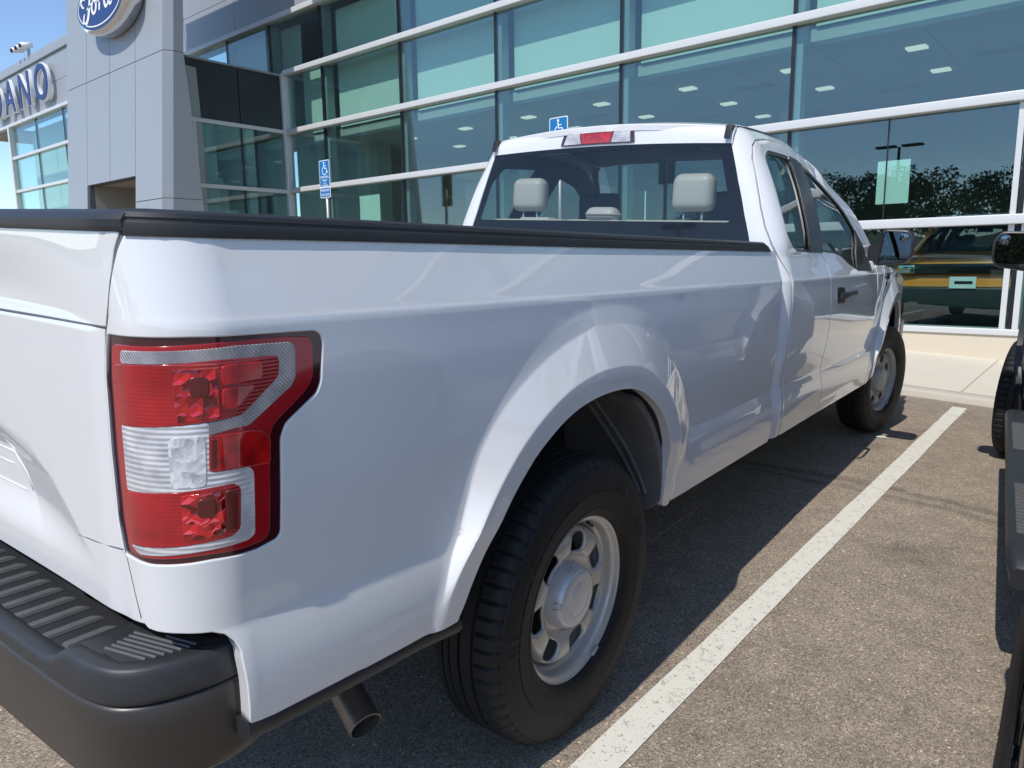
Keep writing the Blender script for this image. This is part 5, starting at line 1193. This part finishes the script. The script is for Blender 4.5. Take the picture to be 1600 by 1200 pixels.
        for j,(rr,dd) in enumerate(((.0265,0),(.024,.002),(.017,.0045),(.009,.006),(0.0001,.0065))):
            for k in range(nr): t=2*math.pi*k/nr; vs.append((s_*(1.150+rr*math.cos(t)),tilt(1.15,1.385)-.001-dd,1.385+rr*1.05*math.sin(t)))
        for j in range(4):
            for k in range(nr): fs.append((j*nr+k,(j+1)*nr+k,(j+1)*nr+(k+1)%nr,j*nr+(k+1)%nr))
        b.add(vs,fs); b.build('spotter_mirror',M['mirror'],mr,smooth=True)
        # ---- fender
        fo=[(3.529,.95),(3.529,1.10),(3.505,1.21),(3.60,1.205),(3.9,1.196),(4.3,1.170),(4.7,1.125),(4.92,1.08),(4.95,.80),(4.93,.70),(4.80,.62),(4.66,.60)]
        ar=[(WB+y,z) for y,z in ARCH if z>.56]
        fo+=[(WB+y,z) for y,z in catmull([q for q in ARCH[::-1] if q[1]>.56],n=4)]
        fo+=[(WB-.512,.50),(3.52,.462),(3.474,.462),(3.514,.60),(3.532,.75)]
        fo=[p for p in fo]
        fe=panel('front_fender',lambda s,z:(side(s,z),s,z),fo,[],P,root,step=.02,depth=.03,hem=.0028,mirror=mi,lines=FRL)
        if True:
            mw=Matrix.Translation((s_*(side(3.86,1.135)+.002),3.84 ,1.115))@Matrix.Rotation(R_(90) if not mi else R_(-90),4,'Z')@Matrix.Rotation(R_(90),4,'X')
            text('badge','F-150',.062,M['gloss'],fe,mw,ext=.003,sx=1.15,ox=.001)
            mw=Matrix.Translation((s_*(side(3.86,1.095)+.002),3.84 ,1.075))@Matrix.Rotation(R_(90) if not mi else R_(-90),4,'Z')@Matrix.Rotation(R_(90),4,'X')
            text('badge','XL',.040,M['gloss'],fe,mw,ext=.003,sx=1.2,ox=.001)
        # front wheelhouse
        vs=[];fs=[]; A=[(-.52,.45)]+[(q[0]*1.05,(q[1]-.5)*1.03+.5) for q in ARCH[2:-2]]+[(.50,.45)]
        for y,z in A:
            for xv in (.95,.75,.55): vs.append((s_*xv,WB+y,z))
        for i in range(len(A)-1):
            for k in range(2): fs.append((i*3+k,(i+1)*3+k,(i+1)*3+k+1,i*3+k+1))
        mesh('wheelhouse',vs,fs,M['dark'],root,True)
        # rocker / inner closing panels
        b=MB(); b.box(s_*.60,s_*.945,.50,3.6,.50,.60); b.build('sill_panel',M['dark'],root)
        # headlight
        b=MB(); b.prism([(s_*.86,4.80),(s_*.86,4.94),(s_*.62,5.05),(s_*.60,4.95)],'z',.82,1.06); b.build('headlight',M['lwhite'],root,auto=R_(40))
    # ---- hood, grille, front bumper
    def hood(x,y): 
        z=1.205-.012*(y-3.5)-.05*ss(4.2,4.95,y)+.045*(1-(abs(x)/.88)**3)+.018*ss(.55,.45,abs(x)); return (x,y,z)
    panel('hood',hood,rnd([(-.87,3.56),(.87,3.56),(.86,4.3),(.80,4.93),(-.80,4.93),(-.86,4.3)],.03,2),[],P,root,step=.06,depth=.05,hem=.006)
    b=MB(); b.box(-.62,.62,4.93,5.04,.78,1.12,.03); gr=b.build('grille',M['gloss'],root,auto=R_(40))
    for z in (.86,.95,1.04):
        b=MB(); b.box(-.60,.60,5.03,5.07,z-.022,z+.022,.01); b.build('grille_bar',M['plastic'],gr,auto=R_(40))
    b=MB(); b.prism([(-.95,4.72),(-.93,4.98),(-.6,5.12),(.6,5.12),(.93,4.98),(.95,4.72),(.6,4.8),(-.6,4.8)],'z',.50,.76); b.build('front_bumper',M['bumperlow'],root,auto=R_(40))
    b=MB(); b.box(-.85,.85,4.2,4.92,.5,1.0); b.box(-.5,.5,-.9,4.3,.42,.56); b.box(-.88,.88,1.55,3.5,.50,.56); b.box(-.7,.7,3.52,4.3,.5,1.05); b.build('underbody',M['dark'],root)
    b=MB(); b.lathe([(-.10,.0),(-.10,.33),(-.06,.37),(.06,.37),(.10,.33),(.10,.0)],32,'z',c=(0,-.62,.56)); b.box(-.50,-.40,-.95,4.3,.48,.62); b.box(.40,.50,-.95,4.3,.48,.62); b.box(-.9,-.62,-.95,-.6,.5,.7); b.box(.12,.38,.45,2.4,.38,.55); b.box(-.38,-.1,.6,2.2,.36,.6); b.build('chassis_frame',M['dark'],root,auto=R_(40))
    b=MB(); b.tube([(-.75,0,.39),(.75,0,.39)],.045); b.ball((.05,0,.38),(.13,.15,.14)); b.build('rear_axle',M['dark'],root,smooth=True)
    b=MB()
    for s_ in (-1,1):
        for k in range(3): b.box(s_*.50,s_*.57,-.62+.05*k,.62-.05*k,.43-.015*k,.44-.015*k)
        b.tube([(s_*.56,-.10,.42),(s_*.60,-.16,.86)],.028)
    b.build('leaf_spring',M['dark'],root)
    # ---- windscreen
    vs=[];fs=[]; TY=[(2.795,1.795,.63),(3.05,1.63,.70),(3.30,1.44,.775),(3.56,1.235,.86)]
    b=MB()
    for y,z,h in TY:
        for k in range(9): u=-1+k/4; vs.append((u*h,y+.05*(1-u*u),z+.02*(1-u*u)))
    for i in range(3):
        for k in range(8): fs.append((i*9+k,i*9+k+1,(i+1)*9+k+1,(i+1)*9+k))
    b.add(vs,fs); b.build('windscreen',M['cabglass'],root,smooth=True)
    b=MB(); b.box(-.84,.84,3.40,3.62,1.16,1.215,.02); b.build('cowl',M['plastic'],root,auto=R_(40))
    # ---- cab interior
    b=MB(); b.box(-.86,.86,1.62,3.45,.60,.66); b.box(-.86,.86,1.585,1.60,.60,1.33); b.box(-.84,.84,3.05,3.40,.8,1.20,.05); b.build('cab_floor_and_dash',M['trimd'],root,auto=R_(40))
    def liner(nm,f,out,holes,mt,off,mi=False): return panel(nm,f,out,holes,mt,root,step=.06,depth=.004,hem=0,off=off,mirror=mi)
    for mi in both:
        bigh=[(1.72,1.36),(1.755,1.62),(1.83,1.73),(2.12,1.74),(2.03,1.36)]; bigf=[(2.31,1.33),(2.415,1.72),(2.60,1.70),(2.80,1.61),(3.22,1.30)]
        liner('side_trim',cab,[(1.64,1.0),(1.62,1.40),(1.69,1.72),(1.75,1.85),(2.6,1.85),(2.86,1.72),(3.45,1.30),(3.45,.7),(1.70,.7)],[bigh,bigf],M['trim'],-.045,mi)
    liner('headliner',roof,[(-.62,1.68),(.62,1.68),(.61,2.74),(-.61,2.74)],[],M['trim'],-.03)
    # rear bench and head restraints
    se=empty('rear_seat',root)
    b=MB()
    for x0,x1 in ((-.70,-.235),(-.225,.10),(.11,.70)): b.box(x0,x1,1.70,1.82,.95,1.428,.03)
    b.box(-.52,-.33,1.72,1.80,1.40,1.437,.012); b.box(-.7,.7,1.75,2.15,.80,1.02,.04)
    b.build('bench_cushion',M['seat'],se,auto=R_(60))
    def headrest(x,w,z0,z1,stalks=True,y=1.745):
        hr=empty('head_restraint',se)
        bm=bmesh.new(); bmesh.ops.create_cube(bm,size=1,matrix=Matrix.Translation((x,y,(z0+z1)/2))@Matrix.Diagonal((w,.10,z1-z0,1)))
        for v in bm.verts:
            if v.co.z>(z0+z1)/2: v.co.x=x+(v.co.x-x)*.96
        bmesh.ops.bevel(bm,geom=bm.edges[:],offset=.042,segments=6,affect='EDGES',profile=.5)
        me=bpy.data.meshes.new('cushion'); bm.to_mesh(me); bm.free(); me.materials.append(M['seat']); me.polygons.foreach_set('use_smooth',[True]*len(me.polygons)); cu=link(bpy.data.objects.new('cushion',me),hr)
        b=MB(); b.tube([(x+(w/2-.012)*math.cos(t)*1.0,y-.052,(z0+z1)/2+((z1-z0)/2-.020)*math.sin(t)) for t in np.linspace(0,2*math.pi,33)],.0,4) if False else None
        if stalks:
            b=MB()
            for dx_ in (-.045,.045): b.tube([(x+dx_,y,1.40),(x+dx_,y,z0+.01)],.007,10)
            b.build('stalk',M['chrome'],hr,smooth=True)
    headrest(.465,.205,1.468,1.640); headrest(-.465,.205,1.468,1.640); headrest(-.015,.185,1.415,1.490,False)
    b=MB()
    for x in (-.42,.42): b.box(x-.24,x+.24,2.35,2.50,.9,1.40,.05); b.box(x-.24,x+.24,2.45,2.95,.85,1.0,.05); b.box(x-.13,x+.13,2.36,2.44,1.42,1.60,.035)
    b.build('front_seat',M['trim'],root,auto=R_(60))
    b=MB(); P_=[(-.42+.18*math.cos(t),2.98+.05*math.sin(t),1.20+.17*math.sin(t)) for t in np.linspace(0,2*math.pi,33)]; b.tube(P_,.014,8,False); b.build('steering_wheel',M['trimd'],root,smooth=True)
    b=MB(); b.box(-.12,.12,2.80,2.83,1.655,1.72,.015); b.build('interior_mirror',M['trimd'],root,auto=R_(40))
    # ---- exhaust
    b=MB(); E_=[(.30,-.20,.50),(.48,-.42,.475),(.64,-.57,.43),(.77,-.635,.385),(.868,-.662,.345)]; E_=catmull(E_,n=5)
    ra=[.0355]*len(E_); b.tube(E_,ra,24,False); 
    d=(Vector(E_[-1])-Vector(E_[-2])).normalized(); e=Vector(E_[-1]); b.tube([e,e-d*.12],.0325,24,False); b.tube([e,e+d*.0005],[.0355,.0325],24,False); b.build('exhaust_pipe',M['exh'],root,auto=R_(60))
    b=MB(); b.tube([e-d*.06,e-d*.065],.0325,24,True); b.build('pipe_bore_shade',M['dark'],root)  # dark disc inside the pipe, coloured to stand for its unlit bore
    # ---- wheels
    mm=opt.get('wheelmats')
    w=make_wheel(root,.862,0,1,first,mats=mm)
    f=first or w
    make_wheel(root,.862,WB,1,f,z=.395,steer=-11,mats=dict(rim=M['steelf'],wheel_disc=M['steelf'],centre_cap=M['steelf']) if not mm else mm)
    make_wheel(root,-.862,0,-1,f,mats=mm); make_wheel(root,-.862,WB,-1,f,z=.388,steer=-11,mats=mm)
    return w
GM=TR.copy()
t1=empty('pickup_truck',mw=GM); tag(t1,'white extended cab pickup truck filling the foreground, seen from its right rear corner','pickup truck')
W1=build_truck(t1)
# ---- second pickup, only its left flank shows at the right edge
G2=TR@Matrix.Translation((2.985,.06,0))@Matrix.Rotation(R_(3.15),4,'Z')
M['blackrim']=mat('black_alloy',(.012,.012,.013),.25,.3,.5,.05)
t2=empty('pickup_truck',mw=Matrix()); tag(t2,'white pickup truck with black running board and black wheel arches at the right edge','pickup truck')

def copytree(o,p,skip=()):
    c=o.copy(); SC.collection.objects.link(c); c.parent=p
    for ch in o.children:
        if ch.name.split('.')[0] in skip: continue
        copytree(ch,c)
    return c
for ch in list(t1.children):
    n=ch.name.split('.')[0]
    if n in ('step_pad',): continue
    c=copytree(ch,t2)
for ch in t2.children:
    if ch.name.split('.')[0]=='wheel':
        ch.location.x*=1.075
        for q in ch.children:
            if q.name.split('.')[0] in ('rim','wheel_disc','centre_cap','balance_weight'): q.data=q.data.copy(); q.data.materials.clear(); q.data.materials.append(M['blackrim'])
t2.matrix_world=G2
for ch in t2.children:
    if ch.name.split('.')[0]=='door_mirror': ch.location.x=(.045 if ch.children[0].data.vertices[0].co.x>0 else -.045)
for s_ in (-1,1):
    rb=empty('running_board',t2)
    b=MB(); sec=[(.95,.452),(1.035,.452),(1.058,.44),(1.065,.42),(1.060,.395),(1.035,.385),(.95,.385)]
    vs=[];fs=[];n=len(sec); Y=[.98,1.02,1.10,3.32,3.40,3.44]
    for i,y in enumerate(Y):
        k=(.5,.9,1,1,.9,.5)[i]; dz=(-.05,-.01,0,0,-.01,-.05)[i]
        for x,z in sec: vs.append((s_*(1.03+(x-1.03)*k),y,z+dz))
    for i in range(5):
        for k in range(n): fs.append((i*n+k,i*n+(k+1)%n,(i+1)*n+(k+1)%n,(i+1)*n+k))
    fs+=[tuple(range(n)),tuple(5*n+k for k in range(n))]; b.add(vs,fs); b.build('board',M['plastic'],rb,auto=R_(40))
    for y0,y1 in ((1.16,1.75),(2.35,2.95)):
        b=MB(); k=y0
        while k<y1: b.box(s_*.965,s_*1.04,k,k+.022,.4525,.4575); k+=.038
        b.build('tread_pad',M['ridge'],rb)
    b=MB()
    for y in (1.2,2.2,3.2): b.box(s_*.7,s_*1.03,y,y+.06,.42,.45)
    b.build('bracket',M['dark'],rb)
# black arch extensions
for mi in (False,True):
    for wy in (0,WB):
        A=[q for q in ARCH if q[1]>.54]; 
        out=[(q[0]*1.12,(q[1]-.55)*1.14+.55) for q in A]
        L=[(wy+y,z) for y,z in catmull(out,n=3)]+[(wy+y,z) for y,z in catmull(A,n=3)[::-1]]
        panel('arch_extension',lambda s,z:(side(s,z),s,z),L,[],M['plastic'],t2,step=.04,depth=.03,hem=.004,off=.045,mirror=mi)
